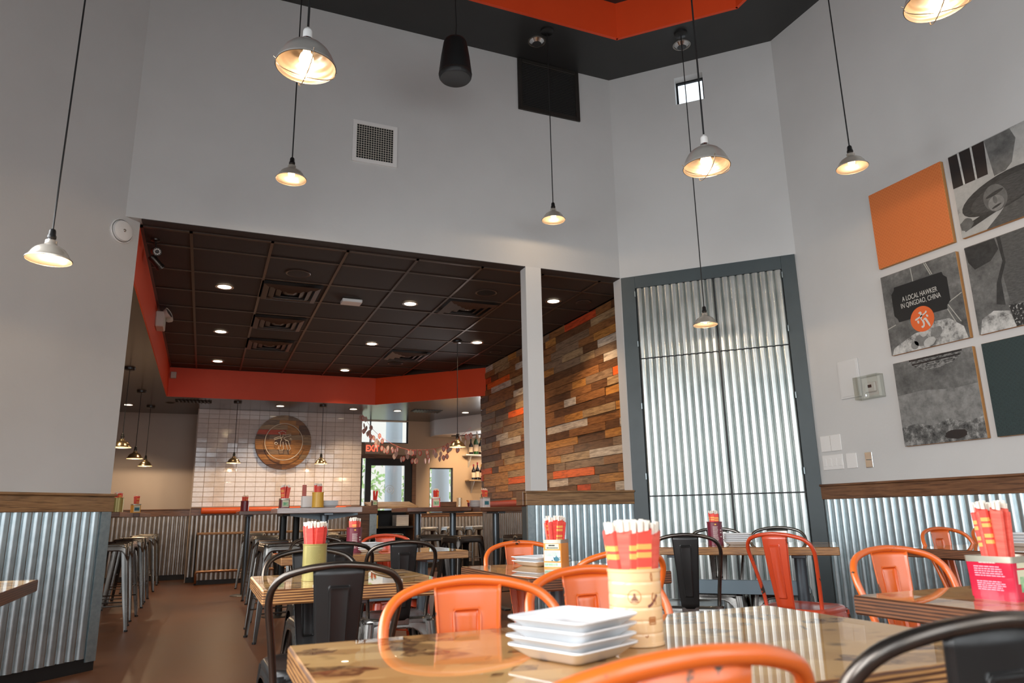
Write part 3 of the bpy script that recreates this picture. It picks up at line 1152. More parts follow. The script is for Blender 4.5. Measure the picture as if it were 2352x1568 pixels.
# hanging speaker
sp = thing('hanging_speaker', 'black barrel-shaped speaker hanging from the dark ceiling', 'speaker', (1.645, 4.94, 4.44))
MB().lathe([(0, .36), (.075, .36), (.088, .352), (.098, .33), (.118, .2), (.132, .08), (.136, .04), (.132, .012), (.122, .0)], 32).build('speaker_body', 'blackplastic', sp, smooth=35)
MB().lathe([(0, .012), (.11, .008), (.123, .0)], 32).build('speaker_grille', 'offlamp', sp, smooth=40)
MB().lathe([(.1362, .045), (.1375, .04), (.1362, .032)], 32).build('trim_ring', 'darksteel', sp)
MB().tube([(0, 0, .36), (.01, 0, .5), (.002, 0, .7), (0, 0, ZU-4.44)], .004, 6).build('hanging_cable', 'cord', sp)


def downlight(loc, label, group, r=.075, lit=True, power=9., col=(1, .74, .48)):
    t = thing('downlight', label, 'downlight', loc, 0, group)
    MB().lathe([(r+.012, -.006), (r+.012, -.001), (r, -.001), (r, -.006), (r+.012, -.006)], 24).build('trim_ring', 'cantrim', t, smooth=40)
    if lit:
        MB().lathe([(r, -.004), (r*.86, -.0045)], 24).build('reflector', 'cantrim', t, smooth=60)
        MB().disc((0, 0, -.0045), r*.87, 20).build('lamp', 'canlight', t)
        ld = bpy.data.lights.new('downlight_beam', 'SPOT')
        ld.energy = power
        ld.color = col
        ld.spot_size = R(115)
        ld.spot_blend = .6
        ld.shadow_soft_size = .05
        o = bpy.data.objects.new('downlight_beam', ld)
        COL.objects.link(o)
        o.parent = t
        o.location = (0, 0, -.03)
    else:
        MB().lathe([(r, -.003), (r*.62, -.03), (r*.6, -.0295), (0, -.004)], 24).build('reflector', 'chrome', t, smooth=30)
        MB().disc((0, 0, -.031), r*.6, 20).build('lamp', 'offlamp', t)
    return t


G3 = 'lit downlights in the tiled ceiling'
for (x, y), lb in zip([(.034, 7.34), (.039, 9.233), (.037, 11.074), (1.916, 7.309), (1.919, 9.294), (1.899, 11.2), (3.232, 8.78), (3.356, 6.702)],
                      ['lit downlight nearest the opening in the left column of ceiling tiles', 'middle lit downlight in the left column of ceiling tiles', 'farthest lit downlight in the left column of ceiling tiles',
                       'lit downlight between the emergency light and a square diffuser', 'lit downlight halfway along the tiled ceiling, near the centre', 'lit downlight at the far edge of the tiled ceiling, near the centre',
                       'lit downlight above the plank wall beside the pendant canopy', 'lit downlight seen to the right of the white column']):
    downlight((x, y, ZG), lb, G3, power=90 if x > 3 else 42, col=(1, .66, .36) if x > 3 else (1, .74, .48))
G4 = 'lit downlights in the lower brown ceiling'
for (x, y), lb in zip([(-1.22, 12.78), (1.05, 12.29), (2.26, 12.33), (3.035, 12.34), (4.266, 12.236), (-1.3, 9.2)],
                      ['small lit downlight behind the row of brass pendants', 'small lit downlight above the round wooden sign', 'small lit downlight at the right end of the tile wall',
                       'small lit downlight left of the brown ceiling vent', 'small lit downlight right of the brown ceiling vent', 'small lit downlight in the low ceiling at far left']):
    downlight((x, y, ZL), lb, G4, .068, power=42)
downlight((2.663, 5.49, ZC), 'unlit chrome downlight in the dark soffit above the grille', 'unlit soffit downlights', .075, False)
downlight((4.02, 5.015, ZC), 'unlit chrome downlight in the dark soffit above the small high window', 'unlit soffit downlights', .075, False)


def diffuser(loc, label, n=4):
    t = thing('air_diffuser', label, 'vent', loc, 0, 'square ceiling diffusers')
    h = .27
    MB().box(-h-.02, h+.02, -h-.02, h+.02, -.004, 0).build('backing', 'ventblack', t)
    for k in range(n):
        a = h-k*.065
        c = a-.05
        z0, z1 = -.006-.010*(n-k)*.5, -.028-.010*(n-k)*.35
        b = MB()
        v = [(-a, -a, z0), (a, -a, z0), (a, a, z0), (-a, a, z0), (-c, -c, z1), (c, -c, z1), (c, c, z1), (-c, c, z1)]
        b.add(v, [(0, 1, 5, 4), (1, 2, 6, 5), (2, 3, 7, 6), (3, 0, 4, 7)])
        b.build('louvre_ring', 'cgrid', t, solid=.003)
    MB().box(-.03, .03, -.03, .03, -.03, -.005).build('centre_plate', 'cgrid', t)
    return t


for (x, y), lb in zip([(.657, 7.287), (.655, 8.567), (.651, 9.74), (2.548, 7.251), (2.537, 9.831)],
                      ['square diffuser nearest the opening, left row', 'square diffuser second in the left row', 'square diffuser farthest in the left row',
                       'square diffuser beside the round black ceiling speaker near the column', 'square diffuser at far right of the tiled ceiling']):
    diffuser((x, y, ZG), lb)


def round_grille(loc, label, r, mat, group='round ceiling speakers'):
    t = thing('ceiling_speaker', label, 'speaker', loc, 0, group)
    MB().lathe([(r-.012, -.004), (r, -.006), (r+.006, -.002), (r+.006, 0)], 28).build('rim', 'cgrid', t, smooth=40)
    MB().lathe([(0, -.007), (r-.03, -.006), (r-.012, -.004)], 28).build('mesh_cover', mat, t, smooth=40)
    return t


round_grille((.665, 6.692, ZG), 'round brown ceiling speaker next to the nearest left diffuser', .11, 'ctile')
round_grille((2.559, 6.665, ZG), 'round black ceiling speaker left of the white column', .11, 'ventblack')
round_grille((2.529, 10.47, ZG), 'round black ceiling speaker near the red riser', .11, 'ventblack')
round_grille((3.692, 6.637, ZG), 'round ceiling speaker above the plank wall, right of the column', .08, 'ctile')
round_grille((3.681, 9.249, ZG), 'round ceiling speaker above the far end of the plank wall', .08, 'ctile')
round_grille((-.6, 12.4, ZL), 'round dark ceiling speaker in the low ceiling by the tile wall', .07, 'ventblack')

o = MB().cbox(1.297-.105, 1.297+.105, 7.404-.075, 7.404+.075, ZG-.035, ZG, .006).build('emergency_light', 'whiteplastic')
tag(o, 'small white rectangular light fitting on the tiled ceiling', 'emergency light')
# linear vents in the low ceiling
for (x, y), lb in (((3.528, 12.204), 'slatted dark vent in the brown ceiling before the back door'), ((-.259, 12.132), 'slatted dark vent in the low ceiling left of the tile wall')):
    t = thing('linear_vent', lb, 'vent', (x, y, ZL), 0, 'slatted ceiling vents')
    MB().box(-.26, .26, -.14, .14, -.004, 0).build('backing', 'ventblack', t)
    for k in range(9):
        sl = MB().box(-.022, .022, -.12, .12, -.001, .001).build('slat', 'darksteel', t)
        sl.location = (-.21+k*.0525, 0, -.012)
        sl.rotation_euler = (0, R(35), 0)

# emergency flood light on the red riser
ef = thing('emergency_flood_light', 'white twin-head emergency light on the red ceiling riser', 'emergency light', (XG0+.012, 8.35, 3.06), 0)
MB().cbox(0, .09, -.12, .12, -.08, .09, .01).build('housing', 'creamplastic', ef)
for sy in (-.07, .08):
    hd = MB()
    hd.T = Matrix.Translation((.1, sy, .07)) @ Matrix.Rotation(R(60), 4, 'Y') @ Matrix.Rotation(R(20*(1 if sy < 0 else -1)), 4, 'X')
    hd.lathe([(0, -.03), (.035, -.025), (.055, 0), (.06, .035), (.058, .035), (.05, .01), (0, .0)], 18)
    hh = hd.build('lamp_head', 'creamplastic', ef, smooth=40)
    g = MB()
    g.T = hd.T
    g.lathe([(0, .02), (.04, .026), (.055, .03)], 18)
    g.build('lens', 'chrome', hh, smooth=40)
# cameras hanging from the first tiles
for k, (x, y, lb) in enumerate(((-.525, 6.21, 'bullet camera with a ring of infrared lights in the ceiling corner'), (-.537, 6.5, 'bullet camera pointing down just behind the first one'))):
    t = thing('security_camera', lb, 'camera', (x, y, ZG), 0, 'bullet cameras in the ceiling corner')
    MB().lathe([(0, 0), (.035, 0), (.033, -.012), (.012, -.02), (0, -.02)], 16).build('mount_base', 'darksteel', t, smooth=40)
    MB().tube([(0, 0, -.015), (.005, .0, -.05), (.012, -.005, -.08)], .008, 8).build('arm', 'darksteel', t, smooth=60)
    cb = MB()
    dr_ = Vector((.25, -1, -.35)) if k == 0 else Vector((.7, .4, -.7))
    q = dr_.to_track_quat('Z', 'Y').to_matrix().to_4x4()
    cb.T = Matrix.Translation((.014, -.008, -.105)) @ q
    cb.lathe([(0, -.07), (.028, -.07), (.032, -.06), (.032, .035), (.036, .036), (.036, .06), (.033, .062), (.033, .05), (0, .05)], 20)
    cb.build('camera_body', 'darksteel', t, smooth=35)
    le = MB()
    le.T = cb.T
    for q_ in range(10):
        a = 2*PI*q_/10
        le.lathe([(0, .056), (.005, .054), (.005, .05)], 8, (.021*math.cos(a), .021*math.sin(a), 0))
    le.build('infrared_lights', 'whiteplastic', t)
    lz = MB()
    lz.T = cb.T
    lz.lathe([(0, .058), (.008, .057), (.011, .05)], 14)
    lz.build('lens', 'blackplastic', t, smooth=60)
o = MB().cbox(-.6, -.52, 11.69, 11.736, 3.04, 3.14, .008).build('motion_sensor', 'creamplastic')
tag(o, 'small white motion sensor in the red riser corner', 'sensor')
# smoke detector on the left corner wall
n45 = Vector((C45, -C45, 0))
sd = thing('smoke_detector', 'round white smoke detector beside the opening', 'smoke detector', (-.728, 5.782, 3.094))
for nm, prof, mt in (('detector_base', [(.095, 0), (.095, .012), (.088, .018)], 'whiteplastic'), ('detector_cover', [(.082, .016), (.076, .034), (.055, .042), (0, .043)], 'whiteplastic'), ('sensor_window', [(.012, .044), (.008, .05), (0, .051)], 'cantrim')):
    b = MB()
    b.T = n45.to_track_quat('Z', 'Y').to_matrix().to_4x4()
    b.lathe(prof, 28)
    b.build(nm, mt, sd, smooth=40)

# wall vents on the back wall (x right, -y towards the room)
vt = thing('wall_vent', 'square white-framed vent with a fine grid on the upper wall', 'vent', (.975, YB, 4.005))
s_ = .4
MB().box(.03, s_-.03, -.004, -.001, .03, s_-.03).build('vent_interior', 'ventblack', vt)
for (x0, x1, z0, z1) in ((0, .036, 0, s_), (s_-.036, s_, 0, s_), (.036, s_-.036, 0, .036), (.036, s_-.036, s_-.036, s_)):
    MB().box(x0, x1, -.012, 0, z0, z1).build('vent_frame', 'whiteplastic', vt)
g = MB()
for k in range(16):
    x = .036+(s_-.072)*k/15
    g.box(x-.0018, x+.0018, -.009, -.006, .036, s_-.036)
    g.box(.036, s_-.036, -.0085, -.0065, x-.0018, x+.0018)
g.build('grid_bars', 'creamplastic', vt)
dg = thing('return_grille', 'dark bronze louvred grille touching the black soffit', 'vent', (2.585, YB, 4.862))
GW, GH = .69, .575
MB().box(.02, GW-.02, -.004, -.001, .02, GH-.02).build('vent_interior', 'ventblack', dg)
for (x0, x1, z0, z1) in ((0, .045, 0, GH), (GW-.045, GW, 0, GH), (.045, GW-.045, 0, .045), (.045, GW-.045, GH-.045, GH)):
    MB().cbox(x0, x1, -.02, 0, z0, z1, .004).build('grille_frame', 'darkvent', dg)
lm = unit_mesh('louvre', 'darkvent')
for k in range(26):
    inst(lm, 'louvre', dg, (GW/2, -.010, .055+k*(GH-.11)/25), (GW-.09, .016, .003), (R(35), 0, 0))

# ---------------------------------------------------------------- right wall: picture panels and devices (own frame: x to the right, -y to the room)
RZ = -PI/2
M['artedge'] = pm('birch_panel_edge', (.50, .24, .07), .6)
M['artorange'] = pm('orange_print', (.62, .15, .03), .6)
M['artline'] = pm('pale_orange_print_line', (.74, .24, .07), .6)
M['arttop'] = pm('dark_orange_print', (.40, .075, .02), .6)
M['artdark'] = pm('dark_green_print', (.012, .026, .026), .6, c2=(.02, .038, .037), nscale=60)
M['artdarkline'] = pm('green_print_line', (.028, .05, .048), .6)


def photo_mat(name, stops, nscale, stretch=(1, 1, 1), detail=8, rgh=.7):
    m, nt, b = nt_new(name)
    f = noise(nt, coords(nt, 'Object', stretch), nscale, detail, rgh)
    r = ramp(nt, stops)
    nt.links.new(f, r.inputs[0])
    nt.links.new(r.outputs[0], b.inputs['Base Color'])
    b.inputs['Roughness'].default_value = .6
    return m


g_ = lambda v: (v*1.02, v, v*.94)
M['ph_ground'] = photo_mat('photo_rough_ground', [(.3, g_(.045)), (.55, g_(.14)), (.75, g_(.26))], 9)
M['ph_plaster'] = photo_mat('photo_cracked_plaster', [(.3, g_(.10)), (.42, g_(.34)), (.7, g_(.46))], 7)
M['ph_plaster2'] = photo_mat('photo_bare_plaster', [(.3, g_(.06)), (.6, g_(.16))], 9)
M['ph_sand'] = photo_mat('photo_sandy_ground', [(.3, g_(.10)), (.5, g_(.20)), (.75, g_(.30))], 16)
M['ph_rough'] = photo_mat('photo_gravel', [(.35, g_(.02)), (.5, g_(.12)), (.68, g_(.42))], 22)
M['ph_black'] = photo_mat('photo_dark_window', [(.3, (.006, .006, .006)), (.8, (.03, .015, .01))], 3)
M['ph_pale'] = photo_mat('photo_pale', [(.3, g_(.36)), (.7, g_(.6))], 14)
M['ph_hat'] = photo_mat('photo_straw_hat', [(.3, g_(.012)), (.7, g_(.05))], 26, (1, 1, 5))
M['ph_hatin'] = photo_mat('photo_hat_inside', [(.3, g_(.02)), (.7, g_(.08))], 26, (1, 1, 5))
M['ph_face'] = photo_mat('photo_face_grey', [(.3, g_(.07)), (.7, g_(.16))], 12)
M['ph_facelit'] = photo_mat('photo_face_light_grey', [(.3, g_(.14)), (.7, g_(.26))], 16)
M['ph_cloth'] = photo_mat('photo_jacket', [(.3, g_(.035)), (.7, g_(.11))], 30, (1, 1, 4))
M['ph_clothdark'] = photo_mat('photo_jacket_fold', [(.3, g_(.012)), (.7, g_(.04))], 20)
M['ph_cotton'] = photo_mat('photo_dotted_cloth', [(.45, g_(.012)), (.56, g_(.03)), (.62, g_(.4))], 60, detail=2)
M['ph_rocks'] = photo_mat('photo_white_produce', [(.35, g_(.10)), (.5, g_(.42)), (.65, g_(.6))], 14, detail=4)
M['ph_basket'] = photo_mat('photo_basket_weave', [(.4, g_(.02)), (.6, g_(.26))], 34, (1, 1, 3), 4)
M['ph_line'] = pm('photo_light_line', (.42, .41, .36), .6)
M['card'] = pm('black_caption_card', (.008, .008, .008), .55)
M['lettering'] = pm('pale_lettering', (.62, .60, .55), .6)
M['roundel'] = pm('orange_roundel', (.74, .13, .025), .6)


def panel(y, z, label, name='wall_panel', face='ph_ground', s=.628):
    t = thing(name, label, 'wall art', (XR, y, z), RZ, 'square picture panels on the right wall')
    b = MB().cbox(0, s, -.032, -.002, 0, s, .002)
    b.build('panel_board', 'artedge', t)
    MB().box(.0015, s-.0015, -.0328, -.032, .0015, s-.0015).build('printed_face', face, t)
    return t


_layer = [0]


def shape(t, name, poly, mat, lay=1):
    """flat printed shape on a panel; poly in panel units 0..1"""
    s = .628
    d_ = .0328+.0003*lay
    b = MB().plate([(p[0]*s, p[1]*s) for p in poly], -d_, -d_+.0002)
    return b.build(name, mat, t)


def blob(cx, cy, rx, ry, rot=0., n=28, jit=0., seed=0):
    rr = random.Random(seed)
    out = []
    for k in range(n):
        a = 2*PI*k/n
        q = 1+rr.uniform(-jit, jit)
        x, y = rx*math.cos(a)*q, ry*math.sin(a)*q
        out.append((cx+x*math.cos(rot)-y*math.sin(rot), cy+x*math.sin(rot)+y*math.cos(rot)))
    return out


def strokes(t, name, lines, mat, lay, wd):
    s = .628
    d_ = .0328+.0003*lay
    b = MB()
    for (x0, y0, x1, y1) in lines:
        dx, dy = x1-x0, y1-y0
        L = math.hypot(dx, dy) or 1
        nx, ny = -dy/L*wd/2, dx/L*wd/2
        b.plate([((x0+nx)*s, (y0+ny)*s), ((x0-nx)*s, (y0-ny)*s), ((x1-nx)*s, (y1-ny)*s), ((x1+nx)*s, (y1+ny)*s)], -d_, -d_+.0002)
    return b.build(name, mat, t)


def clip_lattice(n):
    out = []
    for k in range(-n, n+1):
        c = k/n
        x0, x1 = max(0, -c), min(1, 1-c)
        out.append((x0, x0+c, x1, x1+c)) if x1 > x0 else None
        x0, x1 = max(0, c), min(1, 1+c)
        out.append((x0, 1-x0+c, x1, 1-x1+c)) if x1 > x0 else None
    return out


YP1, YP2 = 3.793, 3.103
ZP = [2.785, 2.088, 1.398]
a1 = panel(YP1, ZP[0], 'plain orange panel with a fine diamond lattice, top left of the picture panels', face='artorange')
strokes(a1, 'lattice_print', [tuple(min(max(c, .003), .997) for c in l) for l in clip_lattice(22)], 'artline', 1, .006)
a2 = panel(YP2, ZP[0], 'grey photo panel of a figure in a wide straw hat by a barred window', face='ph_plaster')
shape(a2, 'photo_wall_patch', [(.42, .99), (.70, .99), (.74, .86), (.70, .74), (.66, .62), (.58, .56), (.46, .55)], 'ph_plaster2', 1)
shape(a2, 'photo_window', [(.0, .60), (.40, .60), (.42, .99), (.0, .99)], 'ph_black', 2)
strokes(a2, 'photo_bars', [(.13, .60, .12, .99), (.27, .60, .27, .99)], 'ph_pale', 3, .022)
shape(a2, 'photo_shoulders', [(.28, .0), (.44, .12), (.55, .22), (.72, .26), (.9, .17), (.99, .08), (.99, .0)], 'ph_cloth', 3)
shape(a2, 'photo_arm', [(.05, .06), (.42, .16), (.44, .23), (.06, .13)], 'ph_clothdark', 4)
shape(a2, 'photo_hand', blob(.08, .14, .075, .07, .3, 18, .1, 3), 'ph_face', 5)
shape(a2, 'photo_hat', blob(.52, .36, .47, .185, .16), 'ph_hat', 6)
shape(a2, 'photo_hat_inside', blob(.55, .34, .40, .14, .16), 'ph_hatin', 7)
shape(a2, 'photo_head', blob(.43, .31, .125, .155, .2), 'ph_face', 8)
shape(a2, 'photo_cheek', blob(.43, .25, .085, .085, .2), 'ph_facelit', 9)
shape(a2, 'photo_brow', blob(.43, .36, .10, .02, .2), 'ph_hat', 10)
shape(a2, 'photo_nose', blob(.425, .29, .022, .045, .1), 'ph_face', 10)
shape(a2, 'photo_mouth', blob(.43, .215, .055, .012, .25), 'ph_hat', 10)
a3 = panel(YP1, ZP[1], 'grey photo panel with a black caption card and orange roundel', face='ph_ground')
strokes(a3, 'photo_strings', [(.42, .99, .43, .80), (.60, .99, .66, .83), (.62, .99, .68, .83), (.78, .42, .88, .18), (.81, .43, .93, .2), (.80, .44, .99, .52), (.0, .33, .12, .36)], 'ph_line', 1, .010)
shape(a3, 'photo_produce', [(.02, .0), (.05, .08), (.2, .14), (.36, .2), (.5, .2), (.62, .28), (.8, .27), (.95, .14), (.98, 0)], 'ph_rocks', 2)
for k, (x, y, rx, ry) in enumerate(((.42, .10, .09, .07), (.52, .06, .08, .05), (.62, .15, .08, .06), (.47, .19, .06, .05), (.33, .06, .05, .05))):
    shape(a3, 'photo_pebble', blob(x, y, rx, ry, .3*k, 18, .04, k), 'ph_pale' if k % 2 else 'ph_facelit', 3+k % 2)
shape(a3, 'caption_card', [(.17, .38), (.80, .38), (.80, .42), (.85, .47), (.85, .74), (.81, .78), (.80, .82), (.17, .82), (.16, .78), (.12, .74), (.12, .47), (.16, .42)], 'card', 5)
shape(a3, 'roundel', blob(.475, .345, .152, .152, 0, 40), 'roundel', 6)


def lettering(t, text, cx, cz, size, sx, mat, lay, name, y=None, off=0.):
    cu = bpy.data.curves.new(name, 'FONT')
    cu.body = text
    cu.size = size
    cu.align_x = 'CENTER'
    cu.extrude = .00015
    cu.offset = off
    cu.materials.append(M[mat])
    o = bpy.data.objects.new(name, cu)
    COL.objects.link(o)
    o.parent = t
    o.location = (cx, -(.0328+.0003*lay) if y is None else y, cz)
    o.rotation_euler = (PI/2, 0, 0)
    o.scale = (sx, 1, 1)
    bpy.context.view_layer.update()
    dg_ = bpy.context.evaluated_depsgraph_get()
    me = bpy.data.meshes.new_from_object(o.evaluated_get(dg_))
    m2 = bpy.data.objects.new(name, me)
    COL.objects.link(m2)
    m2.parent = t
    m2.location, m2.rotation_euler, m2.scale = o.location, o.rotation_euler, o.scale
    bpy.data.objects.remove(o)
    return m2


lettering(a3, 'A LOCAL HAWKER', .485*.628, .615*.628, .054, .62, 'lettering', 6.5, 'caption_lettering')
lettering(a3, 'IN QINGDAO, CHINA', .485*.628, .535*.628, .054, .62, 'lettering', 6.5, 'caption_lettering')
# brush-stroke character of the roundel (polygons in roundel units, centre 0,0, radius 1)
GL = [[(-.28, .52), (-.08, .62), (.04, .50), (.0, .42), (.06, .30), (.0, .10), (-.06, -.02), (.06, -.10), (.14, -.22), (.16, -.42), (.10, -.62), (-.06, -.72), (-.18, -.62), (-.12, -.52), (.0, -.54), (.02, -.40), (-.04, -.16), (-.12, -.02), (-.18, .12), (-.10, .30), (-.14, .42)],
      [(-.62, .02), (-.56, .12), (-.12, .26), (.30, .44), (.36, .56), (.46, .52), (.44, .40), (.10, .24), (-.50, -.02)],
      [(-.46, -.10), (-.36, -.02), (-.28, -.12), (-.30, -.28), (-.40, -.30)],
      [(.10, -.02), (.22, .04), (.34, .0), (.44, -.22), (.56, -.50), (.60, -.68), (.52, -.74), (.42, -.56), (.28, -.26), (.20, -.10), (.08, -.14)],
      [(.34, .22), (.44, .26), (.54, .12), (.50, .04), (.40, .06)]]
for poly in GL:
    shape(a3, 'emblem_stroke', [(.475+.152*x, .345+.152*y) for x, y in poly], 'lettering', 7)
a4 = panel(YP2, ZP[1], 'grey photo panel of a jacketed torso and hanging hand', face='ph_ground')
shape(a4, 'photo_jacket', [(.25, .99), (.37, .99), (.40, .80), (.36, .55), (.38, .28), (.60, .22), (.80, .26), (.99, .3), (.99, .99)], 'ph_cloth', 1)
shape(a4, 'photo_sleeve', [(.0, .99), (.34, .99), (.36, .86), (.26, .76), (.08, .72), (.02, .82)], 'ph_clothdark', 2)
shape(a4, 'photo_coat_edge', [(.36, .99), (.40, .99), (.41, .70), (.33, .52), (.33, .25), (.24, .28), (.28, .5), (.38, .72)], 'ph_clothdark', 3)
shape(a4, 'photo_fold', [(.66, .99), (.72, .99), (.76, .7), (.74, .5), (.72, .5), (.73, .7)], 'ph_clothdark', 3)
shape(a4, 'photo_lower_cloth', [(.40, .0), (.36, .24), (.60, .22), (.80, .25), (.99, .28), (.99, .0)], 'ph_cotton', 2)
shape(a4, 'photo_bundle', [(.02, .0), (.06, .16), (.2, .22), (.36, .18), (.40, .0)], 'ph_rocks', 2)
shape(a4, 'photo_hand', [(.70, .48), (.88, .52), (.93, .36), (.88, .2), (.80, .14), (.73, .18), (.66, .26)], 'ph_face', 4)
a5 = panel(YP1, ZP[2], 'grey photo panel of sandy ground below a hanging basket', face='ph_sand')
shape(a5, 'photo_wall_tone', [(.002, .60), (.35, .62), (.70, .58), (.998, .60), (.998, .998), (.002, .998)], 'ph_ground', 1)
shape(a5, 'photo_basket', [(.22, .998), (.28, .90), (.40, .85), (.58, .84), (.76, .88), (.86, .94), (.88, .998)], 'ph_basket', 2)
strokes(a5, 'photo_basket_rim', [(.22, .985, .88, .985), (.25, .935, .85, .945)], 'ph_black', 3, .018)
shape(a5, 'photo_gravel', [(.002, .002), (.998, .002), (.998, .24), (.8, .20), (.6, .26), (.4, .20), (.2, .25), (.002, .22)], 'ph_rough', 2)
shape(a5, 'photo_shadow', blob(.66, .08, .14, .05, .1, 20, .15, 4), 'ph_black', 3)
a6 = panel(YP2, ZP[2], 'dark green patterned panel at the right edge of the view', face='artdark')
strokes(a6, 'lattice_print', [tuple(min(max(c, .003), .997) for c in l) for l in clip_lattice(22)], 'artdarkline', 1, .005)

o = thing('access_panel', 'flat white access panel beside the thermostat', 'panel', (XR, 4.335, 1.832), RZ)
MB().cbox(0, .205, -.012, 0, 0, .315, .003).build('panel_frame', 'wallwhite', o)
MB().cbox(.014, .191, -.015, -.011, .014, .301, .002).build('panel_door', 'wallwhite', o)
th_ = thing('thermostat_guard', 'clear plastic box over a small white thermostat', 'thermostat', (XR, 4.147, 1.797), RZ)
MB().cbox(.03, .2, -.006, 0, .01, .17, .002).build('back_plate', 'whiteplastic', th_)
MB().cbox(.065, .165, -.03, -.006, .05, .13, .006).build('thermostat_body', 'whiteplastic', th_)
MB().box(.10, .135, -.031, -.03, .085, .108).build('display', 'offlamp', th_)
b = MB()
b.box(.0, .228, -.072, -.069, 0, .18); b.box(0, .003, -.069, 0, 0, .18); b.box(.225, .228, -.069, 0, 0, .18); b.box(0, .228, -.069, 0, 0, .003); b.box(0, .228, -.069, 0, .177, .18)
b.build('clear_cover', 'clear', th_)
MB().lathe([(0, 0), (.008, 0), (.008, .016), (0, .016)], 12, (.115, -.078, .012)).build('key_lock', 'chrome', th_, smooth=40)


def plate_sw(y, z, wdt, hgt, gangs, label, mat='whiteplastic', toggles=True):
    t = thing('switch_plate' if toggles else 'blank_plate', label, 'wall plate', (XR, y, z), RZ)
    MB().cbox(0, wdt, -.008, 0, 0, hgt, .003).build('cover_plate', mat, t)
    for k in range(gangs):
        x = wdt*(k+.5)/gangs
        if toggles:
            MB().cbox(x-.017, x+.017, -.012, -.008, hgt*.24, hgt*.76, .001).build('rocker', mat, t)
        elif gangs > 1 and k:
            MB().box(wdt*k/gangs-.001, wdt*k/gangs+.001, -.0085, -.008, .004, hgt-.004).build('seam', 'cantrim', t)
    return t


plate_sw(4.613, 1.424, .215, .133, 2, 'upper blank double plate beside the blue grey door frame', toggles=False)
plate_sw(4.614, 1.273, .215, .122, 4, 'row of white light switches beside the door frame')
plate_sw(4.367, 1.273, .105, .12, 1, 'single blank white plate right of the switches', toggles=False)
ot = thing('steel_outlet', 'small steel wall outlet with a dark keyhole', 'outlet', (XR, 4.184, 1.268), RZ)
MB().cbox(0, .068, -.006, 0, 0, .12, .002).build('cover_plate', 'chrome', ot)
MB().lathe([(0, 0), (.016, 0), (.016, .004), (0, .004)], 14, (.034, -.010, .058)).build('key_switch', 'offlamp', ot)

# ---------------------------------------------------------------- round wooden sign on the tile wall
sg = thing('round_wood_sign', 'round sign of mixed timber strips with a white neon emblem', 'sign', (1.19, YT-.01, 2.235))
RS = .463
MB().lathe([(0, 0), (RS-.01, 0), (RS, .0), (RS, .05), (0, .05)], 48).build('sign_back', 'plank_dark', sg, smooth=40)
sg.children[0].rotation_euler = (PI/2, 0, 0)
rp2 = random.Random(4)
nrow = 11
kk = ['plank_brown', 'plank_dark', 'plank_gold', 'plank_red', 'plank_gold', 'plank_tan', 'plank_dark', 'plank_grey', 'plank_gold']
for j in range(nrow):
    z0 = -RS+2*RS*j/nrow
    z1 = z0+2*RS/nrow-.003
    hwid = math.sqrt(max(0, RS**2-min(abs(z0), abs(z1))**2)) if z0*z1 > 0 else RS
    x = -hwid
    while x < hwid-.01:
        L = rp2.uniform(.18, .5)
        xa, xb = x, min(x+L, hwid)
        if hwid-xb < .08:
            xb = hwid
        x = xb
        pts = []
        def cl(px, pz):
            lim = math.sqrt(max(0., RS**2-pz**2))
            return (max(-lim, min(lim, px)), pz)
        nseg = 5
        pts = [cl(xa, z0+(z1-z0)*q/nseg) for q in range(nseg+1)]+[cl(xb, z1-(z1-z0)*q/nseg) for q in range(nseg+1)]
        pts = pts[::-1]
        if max(p[0] for p in pts)-min(p[0] for p in pts) < .02:
            continue
        th = rp2.uniform(.052, .06)
        MB().plate([(p[0], p[1]) for p in pts], -th, -.048).build('strip', rp2.choice(kk), sg)
MB().tube([(.31*math.cos(2*PI*k/48), -.105, .31*math.sin(2*PI*k/48)+.0) for k in range(48)], .006, 8, True).build('neon_ring', 'neon', sg, smooth=60)
NE = [[(-.10, .17), (-.03, .205), (.02, .18), (.03, .14), (-.02, .15), (-.02, .10), (-.16, .05), (-.165, .075), (-.06, .115), (-.07, .16), (-.10, .17)],
      [(.0, .13), (.11, .155), (.11, .13), (.0, .09), (.0, .07), (.03, .05), (.08, .03)],
      [(-.06, .10), (-.04, .05), (-.055, .03), (-.05, -.06), (-.085, -.06), (-.07, -.125), (-.01, -.12), (.0, -.10), (-.015, .02)],
      [(.02, .03), (.05, .05), (.07, .03), (.115, -.10), (.09, -.13), (.07, -.12), (.03, .01)],
      [(.10, .085), (.125, .07), (.125, .045), (.10, .05), (.10, .085)],
      [(-.15, .0), (-.12, .01), (-.10, -.01), (-.12, -.035), (-.15, -.02), (-.15, .0)]]
for q in NE:
    MB().tube([(x, -.105, z-.02) for x, z in q], .005, 8).build('neon_stroke', 'neon', sg, smooth=60)
b = MB()
for k in range(6):
    a = 2*PI*k/6+.4
    b.cyl((.31*math.cos(a), -.105, .31*math.sin(a)), (.31*math.cos(a), -.05, .31*math.sin(a)), .004, 6)
b.build('tube_supports', 'blackpost', sg)

# underside of the opening's header is finished like the dark ceiling
struct(MB().box(-.60, 3.652, YB+.002, YB+.128, ZO-.006, ZO-.0005).build('trim_14', 'ctile'))

# ---------------------------------------------------------------- chairs (front towards +y, origin on the floor under the seat)
def sq_ring(h, r, n=5):
    """rounded square outline, half size h, corner radius r"""
    pts = []
    for cx_, cy_, a0 in ((h-r, h-r, 0), (-h+r, h-r, 90), (-h+r, -h+r, 180), (h-r, -h+r, 270)):
        for k in range(n+1):
            a = R(a0+90*k/n)
            pts.append((cx_+r*math.cos(a), cy_+r*math.sin(a)))
    return pts


